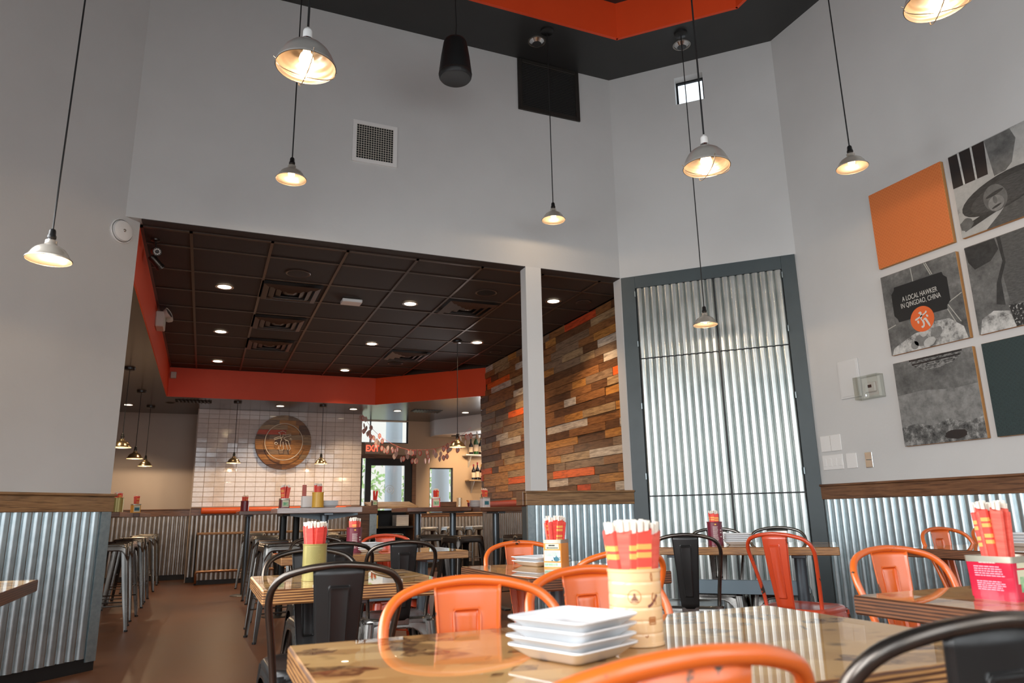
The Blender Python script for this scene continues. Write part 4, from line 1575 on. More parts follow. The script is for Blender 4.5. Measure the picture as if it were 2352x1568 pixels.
def loft(b, rings, cap0=False, cap1=False):
    n = len(rings[0])
    vs = [p for r_ in rings for p in r_]
    fs = [(i*n+k, i*n+(k+1) % n, (i+1)*n+(k+1) % n, (i+1)*n+k) for i in range(len(rings)-1) for k in range(n)]
    if cap0:
        fs.append(tuple(range(n))[::-1])
    if cap1:
        fs.append(tuple(range((len(rings)-1)*n, len(rings)*n)))
    b.add(vs, fs)


def ring3(h, r, z, dy=0.):
    return [(x, y+dy, z) for x, y in sq_ring(h, r)]


def make_chair(mat, label, seatmat=None, hoop=None):
    t = thing('metal_chair', label, 'chair', (0, 0, 0), 0, 'metal cafe chairs')
    sm = seatmat or mat
    # pressed seat pan
    b = MB()
    rings = [ring3(.06, .05, .444), ring3(.13, .08, .446), ring3(.158, .075, .452), ring3(.172, .07, .455), ring3(.18, .068, .450), ring3(.184, .066, .438), ring3(.185, .066, .425)]
    loft(b, rings, True)
    o = b.build('seat', sm, t, smooth=50)
    # skirt: arched apron between the legs on the four sides
    b = MB()
    nu = 16
    for s in range(4):
        T = Matrix.Rotation(s*PI/2, 4, 'Z')
        def fn(u, v):
            x = (u-.5)*2
            wz = .178+.012*v
            e = max(0., abs(x)-.30)/.70
            low = .402-.035*abs(x)**2-.20*e**2.4
            z = .438+(low-.438)*v
            return T @ Vector((x*(wz-.004)+.0, -(wz+.012*v*abs(x)**2), z))
        b.grid(fn, nu, 4)
    b.build('apron', sm, t, smooth=50, solid=.003)
    # pressed channel legs
    for sx, sy in ((1, 1), (-1, 1), (-1, -1), (1, -1)):
        b = MB()
        rings = []
        for z, cx_, cy_, wd in ((.43, .157, .157, .034), (.30, .170, .176, .031), (.15, .186, .197, .025), (.02, .203, .217, .0165), (0, .205, .219, .0155)):
            prof = [(-wd*1.15, wd*.35), (-wd*.6, wd*.78), (wd*.1, wd*.88), (wd*.62, wd*.62), (wd*.88, wd*.1), (wd*.78, -wd*.6), (wd*.35, -wd*1.15),
                    (wd*.18, -wd*1.1), (wd*.6, -wd*.55), (wd*.68, wd*.05), (wd*.48, wd*.48), (wd*.05, wd*.68), (-wd*.55, wd*.6), (-wd*1.1, wd*.18)]
            rings.append([((cx_+px)*sx, (cy_+py)*sy, z) for px, py in prof])
        if sx*sy < 0:
            rings = [r_[::-1] for r_ in rings]
        loft(b, rings, True, True)
        lg = b.build('leg', sm, t, smooth=40)
        ft = MB()
        ft.cyl((.205*sx+.002*sx, .219*sy+.002*sy, 0), (.204*sx, .218*sy, .016), .017, 10)
        ft.build('foot_cap', 'kick', lg)
    b = MB()
    for sg_ in (1, -1):
        b.tube([(-.172, -.178*sg_, .24), (.172, .178*sg_, .24)], .005, 6)
    b.build('cross_brace', sm, t)
    # hoop
    half = [(.152, -.095, .432), (.160, -.112, .53), (.173, -.146, .64), (.183, -.174, .715), (.184, -.190, .752), (.174, -.207, .785), (.145, -.226, .812), (.09, -.243, .829), (.04, -.250, .8355)]
    path = half+[(0, -.252, .8375)]+[(-x, y, z) for x, y, z in half[::-1]]
    MB().tube(catmull(path, 4), .0105, 12).build('back_hoop', hoop or mat, t, smooth=60)
    # splat with rolled edges and a pressed panel
    def splat(u, v):
        z = .442+(.829-.442)*v
        hwv = .047+.026*v
        x = (u-.5)*2*hwv
        y = -.181-.064*v-.010*math.sin(PI*v)
        y -= .010*(1-(2*u-1)**2)
        if u < .04 or u > .96:
            y += .006
        hp = .020+.011*v
        m = min(max((hp-abs(x))/.0035, 0), 1)*min(max((v-.16)/.012, 0), 1)*min(max((.875-v)/.014, 0), 1)
        m2 = min(max((hp-.005-abs(x))/.0035, 0), 1)*min(max((v-.175)/.012, 0), 1)*min(max((.86-v)/.014, 0), 1)
        y -= .0062*(m-.35*m2)
        return (x, y, z)
    b = MB()
    us = [0, .025, .05, .2, .27, .29, .31, .33, .35, .5, .65, .67, .69, .71, .73, .8, .95, .975, 1.]
    vs_ = [0, .08, .15, .16, .168, .176, .19, .3, .5, .65, .80, .835, .846, .854, .861, .868, .877, .885, .95, 1.]
    vv = [splat(u, v) for v in vs_ for u in us]
    n = len(us)
    b.add(vv, [(j*n+i, j*n+i+1, (j+1)*n+i+1, (j+1)*n+i) for j in range(len(vs_)-1) for i in range(n-1)])
    b.build('back_splat', mat, t, smooth=35, solid=.0025)
    rd = MB()
    up = [(.5-(.020+.011*v)/(2*(.047+.026*v)), v) for v in (.17, .3, .45, .6, .75, .835)]
    us_, ue_ = up[-1][0], 1-up[-1][0]
    pth = up+[(us_+.012, .863), (us_+.04, .873), (.5, .874), (ue_-.04, .873), (ue_-.012, .863)]+[(1-u, v) for u, v in up[::-1]]
    for sgn in (1, -1):
        rd.tube([Vector(splat(u, v))+Vector((0, .0022*sgn, 0)) for u, v in pth], .0021, 6, True)
    rd.build('pressed_ridge', mat, t, smooth=60)
    MB().cbox(-.045, .045, -.190, -.180, .418, .45, .002).build('splat_bracket', sm, t)
    return t


DB = .252      # the hoop's distance behind the seat centre


def chair_at(proto, bx, by, rz, label, first=[]):
    """place a chair so that the top of its hoop is above (bx, by)"""
    x = bx-math.sin(rz)*DB
    y = by+math.cos(rz)*DB
    key = id(proto)
    if key not in first:
        first.append(key)
        proto.location = (x, y, 0)
        proto.rotation_euler = (0, 0, rz)
        proto['label'] = label
        return proto
    return dup(proto, (x, y, 0), rz, label)


c_org = make_chair('orange', 'x', None, 'orangehoop')
c_gun = make_chair('gunmetal', 'x', 'gunmetal', 'hoopsteel')
c_red = make_chair('redorange_and_shade', 'x', None, 'redhoop_and_shade')
c_raw = make_chair('rawsteel', 'x')
c_drk = make_chair('gunmetal', 'x', 'rawsteel', 'hoopsteel')
chair_at(c_drk, .37, 2.14, R(-3), 'black metal chair with its back to the camera in front of the gold tin')
chair_at(c_gun, .425, 3.20, PI+R(2), 'grey metal chair on the far side of the table with the gold tin')
chair_at(c_drk, .665, 3.86, R(3), 'black metal chair right behind the gold tin, its splat half hidden')
chair_at(c_drk, .985, 3.80, R(-2), 'black metal chair with polished seat beside the stacked plates of the middle table')
chair_at(c_gun, .735, 5.18, PI, 'grey metal chair on the far side of the table with the left maroon tin')
chair_at(c_red, 1.205, 5.20, PI+R(3), 'red orange chair behind the black chairs near the opening')
chair_at(c_org, .518, 1.484, PI+R(-2), 'large orange chair facing the camera left of the white plates')
chair_at(c_org, .855, 1.585, PI+R(3), 'orange chair partly hidden behind the tall beige tin')
chair_at(c_org, 1.375, 3.20, PI+R(-1), 'orange chair by the half wall behind the square orange tin')
chair_at(c_org, 1.335, 2.17, R(2), 'orange chair seen from behind, its splat covered by the tall beige tin')
K45 = -PI/4
chair_at(c_drk, 2.47, 3.41, K45+R(6), 'black metal chair left at the table by the corrugated door')
chair_at(c_red, 2.82, 3.11, K45-R(24), 'orange chair, shade painted in as red orange, with chipped seat edge by the corrugated door')  # an ordinary orange chair; its shade is put into the deeper paint colour
chair_at(c_raw, 3.40, 4.31, K45+PI, 'bare steel chair behind the maroon tin, against the corrugated door')
chair_at(c_raw, 3.79, 4.13, K45+PI, 'bare steel chair behind the shade-darkened orange one, against the corrugated door')
chair_at(c_org, 2.045, 1.75, PI-R(6), 'orange chair at the table with the square red tin')
chair_at(c_org, 3.985, 3.03, PI-R(4), 'orange chair farthest back along the right wall, fully visible')
chair_at(c_org, 4.42, 3.04, PI-R(2), 'orange chair mostly hidden behind the chopsticks of the red tin')
chair_at(c_org, .435, .592, R(2), 'orange chair back cut off at the bottom edge of the view')
chair_at(c_gun, .868, .602, R(-4), 'black metal chair back at the lower right corner of the view')

# ---------------------------------------------------------------- bar stools
def make_stool(mat, label, top=None):
    t = thing('bar_stool', label, 'stool', (0, 0, 0), 0, 'backless metal bar stools')
    b = MB()
    rings = [ring3(.022, .021, .748), ring3(.03, .028, .757), ring3(.10, .05, .757), ring3(.138, .04, .760), ring3(.148, .036, .763), ring3(.154, .034, .757), ring3(.155, .034, .742)]
    loft(b, rings)
    b.build('seat', top or mat, t, smooth=50)
    b = MB()
    for s in range(4):
        T = Matrix.Rotation(s*PI/2, 4, 'Z')
        def fn(u, v):
            x = (u-.5)*2
            low = .70-.09*max(0, (abs(x)-.55)/.45)**2
            z = .752+(low-.752)*v
            wz = .152+.008*v
            return T @ Vector((x*(wz-.004), -wz-.004*v, z))
        b.grid(fn, 12, 3)
    b.build('apron', mat, t, smooth=50, solid=.003)
    for sx, sy in ((1, 1), (-1, 1), (-1, -1), (1, -1)):
        b = MB()
        rings = []
        for z, c, wd in ((.745, .128, .030), (.5, .153, .029), (.25, .178, .024), (.07, .197, .017), (0, .202, .015)):
            prof = [(-wd*1.15, wd*.35), (-wd*.4, wd*.7), (wd*.5, wd*.7), (wd*.7, wd*.5), (wd*.7, -wd*.4), (wd*.35, -wd*1.15), (wd*.2, -wd*1.1), (wd*.52, -wd*.35), (wd*.5, wd*.5), (-wd*.35, wd*.52), (-wd*1.1, wd*.2)]
            rings.append([((c+px)*sx, (c+py)*sy, z) for px, py in prof])
        if sx*sy < 0:
            rings = [r_[::-1] for r_ in rings]
        loft(b, rings, True, True)
        lg = b.build('leg', mat, t, smooth=40)
        MB().cyl((.203*sx, .203*sy, 0), (.203*sx, .203*sy, .015), .016, 10).build('foot_cap', 'kick', lg)
    for k in range(4):
        a = k*PI/2
        T = Matrix.Rotation(a, 4, 'Z')
        b = MB()
        z = .22 if k % 2 == 0 else .32
        c = .18 if k % 2 == 0 else .168
        b.tube([T @ Vector((-c, -c, z)), T @ Vector((c, -c, z))], .0065, 6)
        b.build('foot_rail', mat, t)
    return t


st_raw = make_stool('rawsteel', 'x')
st_drk = make_stool('darksteel', 'x')
st_lit = make_stool('rawsteel', 'x', 'alu')
SUSED = set()


def stool_at(proto, x, y, rz, label):
    if id(proto) not in SUSED:
        SUSED.add(id(proto))
        proto.location, proto.rotation_euler = (x, y, 0), (0, 0, rz)
        proto['label'] = label
        return proto
    return dup(proto, (x, y, 0), rz, label)


ordn = ['nearest', 'second', 'third', 'fourth', 'fifth', 'farthest']
for k, y in enumerate((7.88, 8.62, 9.80, 10.45, 11.82, 12.95)):
    stool_at(st_raw, -.775, y, R((3, -4, 2, -2, 4, 0)[k]), '%s steel stool in the row along the left bar table' % ordn[k])
for k, (x, y) in enumerate(((.63, 6.62), (.66, 7.45), (.73, 9.5), (.72, 11.6))):
    stool_at(st_raw, x, y, R((6, -8, 3, -3)[k]), '%s steel stool in the row left of the centre high table' % ordn[k])
stool_at(st_raw, 1.62, 10.6, R(10), 'steel stool far behind the centre high table')
for k, (x, y, lb) in enumerate(((2.42, 7.05, 'dark stool in front of the right bar tables, nearest the middle table'), (2.30, 7.72, 'dark stool left of the right bar tables'),
                                (2.02, 8.6, 'dark stool at the left end of the right bar tables'), (2.95, 6.75, 'dark stool partly behind the half wall'), (3.41, 6.72, 'dark stool hidden behind the half wall and orange chair'),
                                (1.55, 8.9, 'dark stool beside the service cabinet'))):
    stool_at(st_drk, x, y, R((15, -10, 5, 0, 4, 20)[k]), lb)
for k, x in enumerate((3.66, 4.12, 4.58, 5.04, 5.5)):
    stool_at(st_lit, x, 12.55, R(5*k), '%s pale-topped stool along the far bar under the right tables' % ('first', 'second', 'third', 'fourth', 'last')[k])

# ---------------------------------------------------------------- tables
def table(x0, x1, y0, y1, label, z=.75, th=.046, edge='ply', top='collage', base='two', loc=None, rz=0., legmat='steelbase', posts=None, beam=True):
    """rectangular table; x/y given in world unless loc places it"""
    if loc is None:
        cx_, cy_ = (x0+x1)/2, (y0+y1)/2
        loc = (cx_, cy_, 0)
        hx, hy = (x1-x0)/2, (y1-y0)/2
    else:
        hx, hy = x1, y1
    t = thing('high_table' if z > .9 else 'dining_table', label, 'table', loc, rz)
    b = MB()
    c = .004
    b.cur = 1
    b.cbox(-hx, hx, -hy, hy, -th, 0, c)
    # top face gets its own surface
    b.mi = [1]*len(b.mi)
    b.mi[5] = 0
    o = b.build('table_top', [top, edge], t)
    o.location = (0, 0, z)
    P = posts if posts is not None else ([(-hx*.62, 0), (hx*.62, 0)] if base == 'two' else [(0, 0)])
    for (px, py) in P:
        lg = MB().cyl((px, py, .01), (px, py, z-th-.012), .036, 20).build('post', legmat, t, smooth=40)
        hb_ = min(hy*.8, hy-abs(py)-.02)
        MB().cbox(px-.04, px+.04, py-hb_, py+hb_, z-th-.02, z-th, .003).build('top_bracket', legmat, lg)
        if base == 'disc':
            MB().lathe([(0, .018), (.04, .018), (.15, .010), (.165, .004), (.165, 0), (0, 0)], 28, (px, py, 0)).build('foot_disc', legmat, lg, smooth=30)
            continue
        b = MB()
        b.cbox(px-.035, px+.035, py-min(hy*.95, .3), py+min(hy*.95, .3), .0, .022, .004)
        b.build('foot_bar', legmat, lg)
        if base != 'two':
            b = MB()
            b.cbox(px-min(hx*.95, .3), px+min(hx*.95, .3), py-.035, py+.035, .0, .022, .004)
            b.build('foot_bar', legmat, lg)
    if base == 'two' and beam:
        MB().cbox(P[0][0], P[1][0], P[0][1]-.012, P[0][1]+.012, z*.60, z*.60+.085, .002).build('stretcher_beam', 'bluesteel', t)
    return t


table(.156, 1.235, .775, 1.405, 'newspaper-topped table in the foreground holding plates and the tall beige tin')
table(.19, .80, 2.48, 3.10, 'small newspaper-topped table holding the gold tin', base='one')
table(.43, 1.56, 4.42, 5.02, 'table with worn ply edge behind the two black chairs')
table(1.05, 1.64, 2.36, 3.08, 'small table holding the square orange tin', edge='plydark', base='one')
table(1.55, 2.72, .72, 1.445, 'table at lower right holding the square red tin', edge='plydark')
table(3.50, 4.74, 2.22, 2.90, 'table against the right wall with stacked plates', edge='plydark')
table(-1.78, -.585, 2.80, 3.50, 'table corner cut off by the left edge of the view', edge='plydark')
# table parallel to the corrugated door
sc_, dc_ = -.46, (6.5+7.45)/2/math.sqrt(2)
tcx, tcy = (sc_+dc_)*C45, (dc_-sc_)*C45
table(0, .585, 0, .335, 'table set at an angle in front of the corrugated door', loc=(tcx, tcy, 0), rz=K45)
# high tables of the back room
ZH = 1.052
table(.58, 1.30, 6.50, 7.14, 'pale-edged high table just beyond the opening', z=ZH, edge='plypale', top='bartop', base='disc', posts=[(.08, 0)], legmat='steelbase')
table(.42, 1.10, 9.85, 10.75, 'dark high table holding the maroon tin in the back room', z=ZH+.01, edge='plydark', top='bartop', base='disc', posts=[(-.2, .12)], legmat='steelbase')
table(.71, 1.36, 7.70, 8.50, 'dark high table on two black posts behind the pale-edged one', z=ZH, edge='plydark', top='bartop', base='disc', posts=[(-.25, -.05), (-.09, .2)], legmat='blackpost')
table(-1.75, -.70, 7.6, 9.05, 'high table along the left side holding the olive tin', z=ZH, edge='plydark', top='bartop', base='disc', posts=[(-.15, 0)], legmat='blackpost')
table(-1.75, -.64, 9.1, 10.9, 'second high table along the left side holding a small box tin', z=ZH+.005, edge='plydark', top='bartop', base='disc', posts=[(-.15, -.4), (-.15, .4)], legmat='blackpost')
table(1.98, 2.70, 7.55, 8.25, 'high wooden table left of its twin by the plank wall', z=ZH, edge='plydark', top='bartop', posts=[(-.12, .1), (.26, .0)], legmat='steelbase', beam=False)
table(2.705, 3.88, 7.30, 8.10, 'high wooden table beside the plank wall', z=ZH-.012, edge='plydark', top='bartop', posts=[(-.33, -.2), (.33, .12)], legmat='steelbase')
wg = [o for o in COL.objects if o.get('label', '').startswith('pale-edged high')][0]
for s in (-1, 1):
    MB().plate([(.08+.036*s, .945), (.08+.30*s, .985), (.08+.30*s, 1.004), (.08+.036*s, 1.004)][::-s], -.012, .0).build('support_wing', 'bluesteel', wg)

# bench under the tile wall
bn = thing('corrugated_bench', 'high bench clad in corrugated steel along the tile wall', 'bench', (-.05, 12.42, 0))
sh = corr_sheet(2.42, .07, .735, seed=3).build('corrugated_front', 'galvbrown', bn, smooth=50)
MB().cbox(-.01, 2.43, -.03, .5, .735, .765, .004).build('seat_board', 'oak', bn)
MB().box(.0, 2.42, .002, .48, 0, .735).build('bench_body', 'kick', bn)
MB().tube(catmull([(.02, -.0, .03), (.02, -.09, .05), (.02, -.12, .12), (.02, -.13, .185), (.1, -.13, .2), (.6, -.13, .2), (1.6, -.13, .2), (2.4, -.13, .2)], 5), .018, 10).build('foot_rail', 'copper', bn, smooth=60)
bo = thing('bench_bolster', 'long orange vinyl bolster along the tile wall', 'cushion', (-.03, 12.87, 1.105))
MB().tube([(0, 0, 0), (.01, 0, 0), (1.2, 0, 0), (2.4, 0, 0), (2.41, 0, 0)], [.03, .052, .052, .052, .03], 18).build('bolster', 'vinyl', bo, smooth=60)
b2 = thing('booth_bolster', 'rust red vinyl bolster at the foot of the plank wall', 'cushion', (XP-.085, 9.95, 1.10))
MB().tube([(0, 0, 0), (0, -.01, 0), (0, -1.0, 0), (0, -1.75, 0), (0, -1.76, 0)], [.03, .05, .05, .05, .03], 18).build('bolster', 'vinylred', b2, smooth=60)

# service cabinet near the back door
sc = thing('service_cabinet', 'wooden service cabinet with open dark shelves and a stack of menus', 'cabinet', (2.18, 10.3, 0))
for (x0, x1) in ((.0, .06), (.62, .66)):
    MB().cbox(x0, x1, -.0, .5, 0, 1.10, .004).build('side_panel', 'oakdark' if x0 else 'plank_tan', sc)
MB().box(.06, .62, .46, .5, 0, 1.05).build('back_panel', 'kick', sc)
for z in (.1, .55, .80):
    MB().box(.06, .62, .01, .46, z, z+.025).build('shelf', 'kick', sc)
b = MB().add([(.0, -.03, 1.07), (.68, -.03, 1.07), (.68, .5, 1.15), (.0, .5, 1.15), (.0, -.03, 1.095), (.68, -.03, 1.095), (.68, .5, 1.175), (.0, .5, 1.175)],
             [(0, 3, 2, 1), (4, 5, 6, 7), (0, 1, 5, 4), (1, 2, 6, 5), (2, 3, 7, 6), (3, 0, 4, 7)])
b.build('sloped_top', 'plank_tan', sc)
for k in range(9):
    o = MB().cbox(2.56, 2.74, 10.35, 10.6, .827+k*.017, .842+k*.017, .002).build('menu', 'whiteplastic')
    tag(o, 'white menu in the cabinet pile, %s' % ('the bottom one', 'second from the bottom', 'third from the bottom', 'fourth from the bottom', 'the middle one', 'fourth from the top', 'third from the top', 'second from the top', 'the top one')[k], 'menu', 'menus on the cabinet shelf')
MB().cbox(.06, .10, -.012, .004, .80, .98, .003).build('hanging_tag', pm('yellow_tag', (.6, .45, .12), .6), sc)
pi = thing('low_partition', 'low dark partition with oak cap and steel corner at the end of the tile wall', 'partition', (1.70, 9.35, 0))
MB().box(0, .34, 0, .1, 0, 1.0).build('partition_body', 'plank_dark', pi)
MB().cbox(-.02, .36, -.03, .13, 1.0, 1.10, .004).build('cap_board', 'oakdark', pi)
MB().cbox(.26, .355, -.015, .115, .03, 1.0, .003).build('corner_flashing', 'galvflat', pi)

# ---------------------------------------------------------------- crockery
def sq_plate_mesh(s):
    b = MB()
    prof = [(.0, .006), (.30*s, .006), (.34*s, .008), (.49*s, .021), (.50*s, .0225), (.5*s, .020), (.40*s, .008), (.36*s, .003), (.33*s, 0), (.31*s, 0), (.30*s, .002), (0, .002)]
    rings = []
    for h, z in prof:
        h = max(h, .001)
        rings.append([(x, y, z) for x, y in sq_ring(h, min(.012, h*.5), 3)])
    loft(b, rings, True, True)
    me = b.build('square_plate', 'white', smooth=40)
    m = me.data
    bpy.data.objects.remove(me)
    return m


PLM = {}


def plate_stack(x, y, z, n, s, rz, where, group, step=.0115):
    if s not in PLM:
        PLM[s] = sq_plate_mesh(s)
    rr = random.Random(int(x*1000))
    for k in range(n):
        o = bpy.data.objects.new('square_plate', PLM[s])
        COL.objects.link(o)
        o.location = (x+rr.uniform(-.003, .003), y+rr.uniform(-.003, .003), z+.0006+k*(step+.0002))
        o.rotation_euler = (0, 0, rz+rr.uniform(-.05, .05))
        pos = 'topmost' if k == n-1 else ('bottom' if k == 0 else ('second from the bottom' if k == 1 else ('third from the bottom' if k == 2 else 'fourth from the bottom')))
        tag(o, 'square white plate %s, %s' % (where, pos), 'plate', group)


plate_stack(.548, 1.07, .75, 4, .152, R(22), 'in the stack on the foreground table', 'plates on the foreground table', .0135)
plate_stack(.98, 4.70, .75, 4, .17, R(5), 'in the stack by the left maroon tin', 'plates by the left maroon tin')
plate_stack(1.36, 2.92, .75, 2, .19, R(12), 'behind the square orange tin', 'plates behind the orange tin', .016)
plate_stack(3.165, 3.81, .75, 5, .17, R(-40), 'in the stack by the right maroon tin', 'plates by the right maroon tin')
plate_stack(4.02, 2.56, .75, 4, .17, R(8), 'in the stack on the right wall table', 'plates on the right wall table', .015)
plate_stack(1.02, 6.60, ZH, 4, .15, R(5), 'beside the yellow tin on the high table', 'plates on the high table')
rpm = MB().lathe([(0, .004), (.05, .004), (.062, .008), (.085, .017), (.0855, .015), (.06, .003), (.05, 0), (0, 0)], 28).build('round_plate', 'white', smooth=40)
for k in range(6):
    o = rpm if k == 0 else rpm.copy()
    if k:
        COL.objects.link(o)
    o.location = (2.80, 7.66, ZH-.0115+k*.0125)
    tag(o, 'round white side plate in the pile on the plank wall table, %s' % ('bottom', 'second from bottom', 'third from bottom', 'third from top', 'second from top', 'topmost')[k], 'plate', 'round side plates')

# ---------------------------------------------------------------- chopstick tins
SLV = {}


def sleeve_mesh(mat):
    if mat not in SLV:
        b = MB()
        L = .172
        v = []
        prof = [(-.0145, 0), (-.0125, -.0045), (0, -.0055), (.0125, -.0045), (.0145, 0), (.0125, .0045), (0, .0055), (-.0125, .0045)]
        rings = [[(x, y, z) for x, y in prof] for z in (0, L*.33, L*.66)]
        rings.append([(x, y, L-.012*abs(math.sin(x*140+1))) for x, y in prof])
        loft(b, rings, True, True)
        o = b.build('chopstick_packet', mat, smooth=50)
        SLV[mat] = o.data
        bpy.data.objects.remove(o)
    return SLV[mat]


tb = MB()
for sx in (-.0052, .0052):
    tb.cbox(sx-.0036, sx+.0036, -.0028, .0028, .15, .183, .0008)
to = tb.build('chopstick_tips', 'chopwood')
TIPS = to.data
bpy.data.objects.remove(to)


def chopsticks(x, y, z, n, rad, spread, where, group, seed, mats=('sleeve', 'sleeve_plain', 'sleeve_daylit'), square=False, lift=.0, sc_=1.):
    rr = random.Random(seed)
    for k in range(n):
        if square:
            px, py = rr.uniform(-rad, rad), rr.uniform(-rad, rad)
        else:
            a = k*2.39996
            q = rad*math.sqrt((k+.5)/n)
            px, py = q*math.cos(a), q*math.sin(a)
        o = bpy.data.objects.new('chopstick_packet', sleeve_mesh(rr.choice(mats)))
        COL.objects.link(o)
        o.location = (x+px*.50, y+py*.50, z+.004+lift+rr.uniform(0, .010))
        tx, ty = px/rad*spread+rr.uniform(-.015, .015), py/rad*spread+rr.uniform(-.015, .015)
        spin = (math.atan2(py, px)+PI/2 if not square else rr.choice((0, 0, 1.57)))+rr.uniform(-.3, .3)
        tilt = Vector((tx, ty, 1)).normalized()
        o.rotation_euler = (Vector((0, 0, 1)).rotation_difference(tilt).to_matrix() @ Matrix.Rotation(spin, 3, 'Z')).to_euler()
        o.scale = (sc_, sc_, sc_)
        tag(o, 'red paper chopstick packet standing in %s' % where, 'chopsticks', group)
        c = bpy.data.objects.new('chopstick_tips', TIPS)
        COL.objects.link(c)
        c.parent = o


def round_tin(x, y, z, r, h, mat, label, ridges=0, name='round_tin'):
    t = thing(name, label, 'tin', (x, y, z), 0, 'chopstick tins')
    prof = [(0, .0), (r-.002, 0), (r+.0012, .001), (r+.0012, .005), (r, .006)]
    nn = 60 if ridges else 2
    for k in range(1, nn):
        zz_ = .006+(h-.012)*k/nn
        dr_ = 0
        if ridges:
            for q in range(1, ridges+1):
                dr_ -= .0012*math.exp(-((zz_-h*q/(ridges+1))/.0016)**2)
        prof.append((r+dr_, zz_))
    prof += [(r, h-.006), (r+.0012, h-.005), (r+.0014, h-.001), (r, h), (r-.0015, h), (r-.0018, h-.004), (r-.0018, .003), (0, .003)]
    MB().lathe(prof, 40).build('tin_body', mat, t, smooth=40)
    return t


def wrap_patch(t, r, a0, a1, z0, z1, mat, name, n=10):
    b = MB()
    b.grid(lambda u, v: (r*math.cos(a0+(a1-a0)*u), r*math.sin(a0+(a1-a0)*u), z0+(z1-z0)*v), n, 1)
    return b.build(name, mat, t, smooth=60)


def wrap_lines(t, r, a0, a1, zs_, hgt, mat, name, seed=0, dash=9):
    """rows of small printed words around a tin"""
    rr = random.Random(seed)
    b = MB()
    for z in zs_:
        a = a0
        end = a0+(a1-a0)*rr.uniform(.82, 1)
        while a < end:
            w_ = (a1-a0)/dash*rr.uniform(.5, 1.3)
            e = min(a+w_, end)
            b.grid(lambda u, v: (r*math.cos(a+(e-a)*u), r*math.sin(a+(e-a)*u), z+hgt*v), 2, 1)
            a = e+(a1-a0)*.022
    return b.build(name, mat, t)


M['tin_beige'] = pm('beige_printed_tin', (.84, .53, .27), .22, c2=(.88, .58, .31), nscale=5, coat=.5)
M['tin_print'] = pm('brown_tin_print', (.46, .17, .05), .4)
M['tin_printdark'] = pm('dark_tin_print', (.18, .05, .04), .4)
M['tin_gold'] = pm('olive_gold_tin', (.34, .285, .09), .3, .3, c2=(.38, .32, .11), nscale=8)
M['tin_goldprint'] = pm('olive_tin_print', (.22, .19, .05), .5)
M['tin_maroon'] = pm('maroon_tin', (.16, .012, .03), .3, coat=.4)
M['tin_pale'] = pm('pale_tin_print', (.7, .6, .55), .5)
M['tin_yellow'] = pm('yellow_tin', (.72, .40, .05), .35)
M['tin_orange'] = pm('orange_tin', (.78, .28, .04), .3, coat=.3)
M['tin_cream'] = pm('cream_tin_label', (.66, .64, .46), .45)
M['tin_mint'] = pm('mint_tin_label', (.60, .68, .62), .45)
M['tin_teal'] = pm('teal_tin_print', (.03, .16, .22), .45)
M['tin_green'] = pm('green_tin_print', (.10, .36, .20), .45, c2=(.45, .62, .35), nscale=60)
M['tin_red'] = pm('crimson_tin', (.56, .012, .045), .25, coat=.4)
M['tin_pink'] = pm('pink_tin_print', (.78, .36, .45), .5)
M['tin_metal'] = pm('bare_tin_rim', (.55, .52, .42), .3, .8)
M['tin_white'] = pm('white_tin', (.68, .68, .68), .35, c2=(.55, .55, .6), nscale=30)
M['ink'] = pm('black_ink', (.02, .02, .02), .6)
M['barwhite'] = pm('white_label', (.8, .8, .8), .5)


def cam_ang(x, y):
    return math.atan2(-y, -x)


# tall beige tin in the foreground
bx_, by_ = .702, 1.125
tn = round_tin(bx_, by_, .75, .0455, .124, 'tin_beige', 'tall beige printed tin packed with chopsticks on the foreground table', 5)
A0 = cam_ang(bx_, by_)
r_ = .0459
wrap_patch(tn, r_+.0001, A0-1.25, A0-1.22, .02, .112, 'tin_pale', 'seam', 2)
# printed marks: pagoda roundel, script block, lettering frame, leaf sprigs
b = MB()
for k in range(28):
    a, a2_ = 2*PI*k/28, 2*PI*(k+1)/28
    for (ra, rb) in ((.0105, .0115),):
        q = [(A0-.02+R_*math.cos(an)/r_, .080+R_*math.sin(an)) for R_, an in ((ra, a), (rb, a), (rb, a2_), (ra, a2_))]
        b.add([(r_*math.cos(p[0]), r_*math.sin(p[0]), p[1]) for p in q], [(0, 1, 2, 3)])
b.build('roundel_print', 'tin_print', tn)
b = MB()
for (dx, z0, wd, hh) in ((-.006, .074, .012, .002), (-.0045, .0765, .009, .002), (-.003, .079, .006, .002), (-.0015, .0815, .003, .004), (-.007, .0715, .014, .0012)):
    b.grid(lambda u, v: (r_*math.cos(A0-.02-(dx+wd*u)/r_), r_*math.sin(A0-.02-(dx+wd*u)/r_), z0+hh*v), 3, 1)
b.build('pagoda_print', 'tin_printdark', tn)
wrap_lines(tn, r_, A0-.95, A0-1.3, [.082+.0045*k for k in range(8)], .0022, 'tin_print', 'script_print', 3, 3)
b = MB()
for (da, z0, da2, z1) in ((-.60, .104, -.66, .116), (-.66, .116, -.62, .119), (-.62, .119, -.60, .104), (-.70, .062, -.66, .080), (-.78, .060, -.80, .074), (-.62, .058, -.60, .07), (-.60, .014, -.50, .017)):
    pass
def line_on(b, pts, wd=.0009):
    for (a, z), (a2, z2) in zip(pts[:-1], pts[1:]):
        L = math.hypot((a2-a)*r_, z2-z) or 1
        nx, nz = -(z2-z)/L*wd/r_, (a2-a)*r_/L*wd
        P = [(a+nx, z+nz), (a-nx, z-nz), (a2-nx, z2-nz), (a2+nx, z2+nz)]
        b.add([(r_*math.cos(p[0]), r_*math.sin(p[0]), p[1]) for p in P], [(0, 1, 2, 3)])
s_ = 1      # angle grows to the right as seen from the room side? the tin is turned so that + runs to the viewer's right
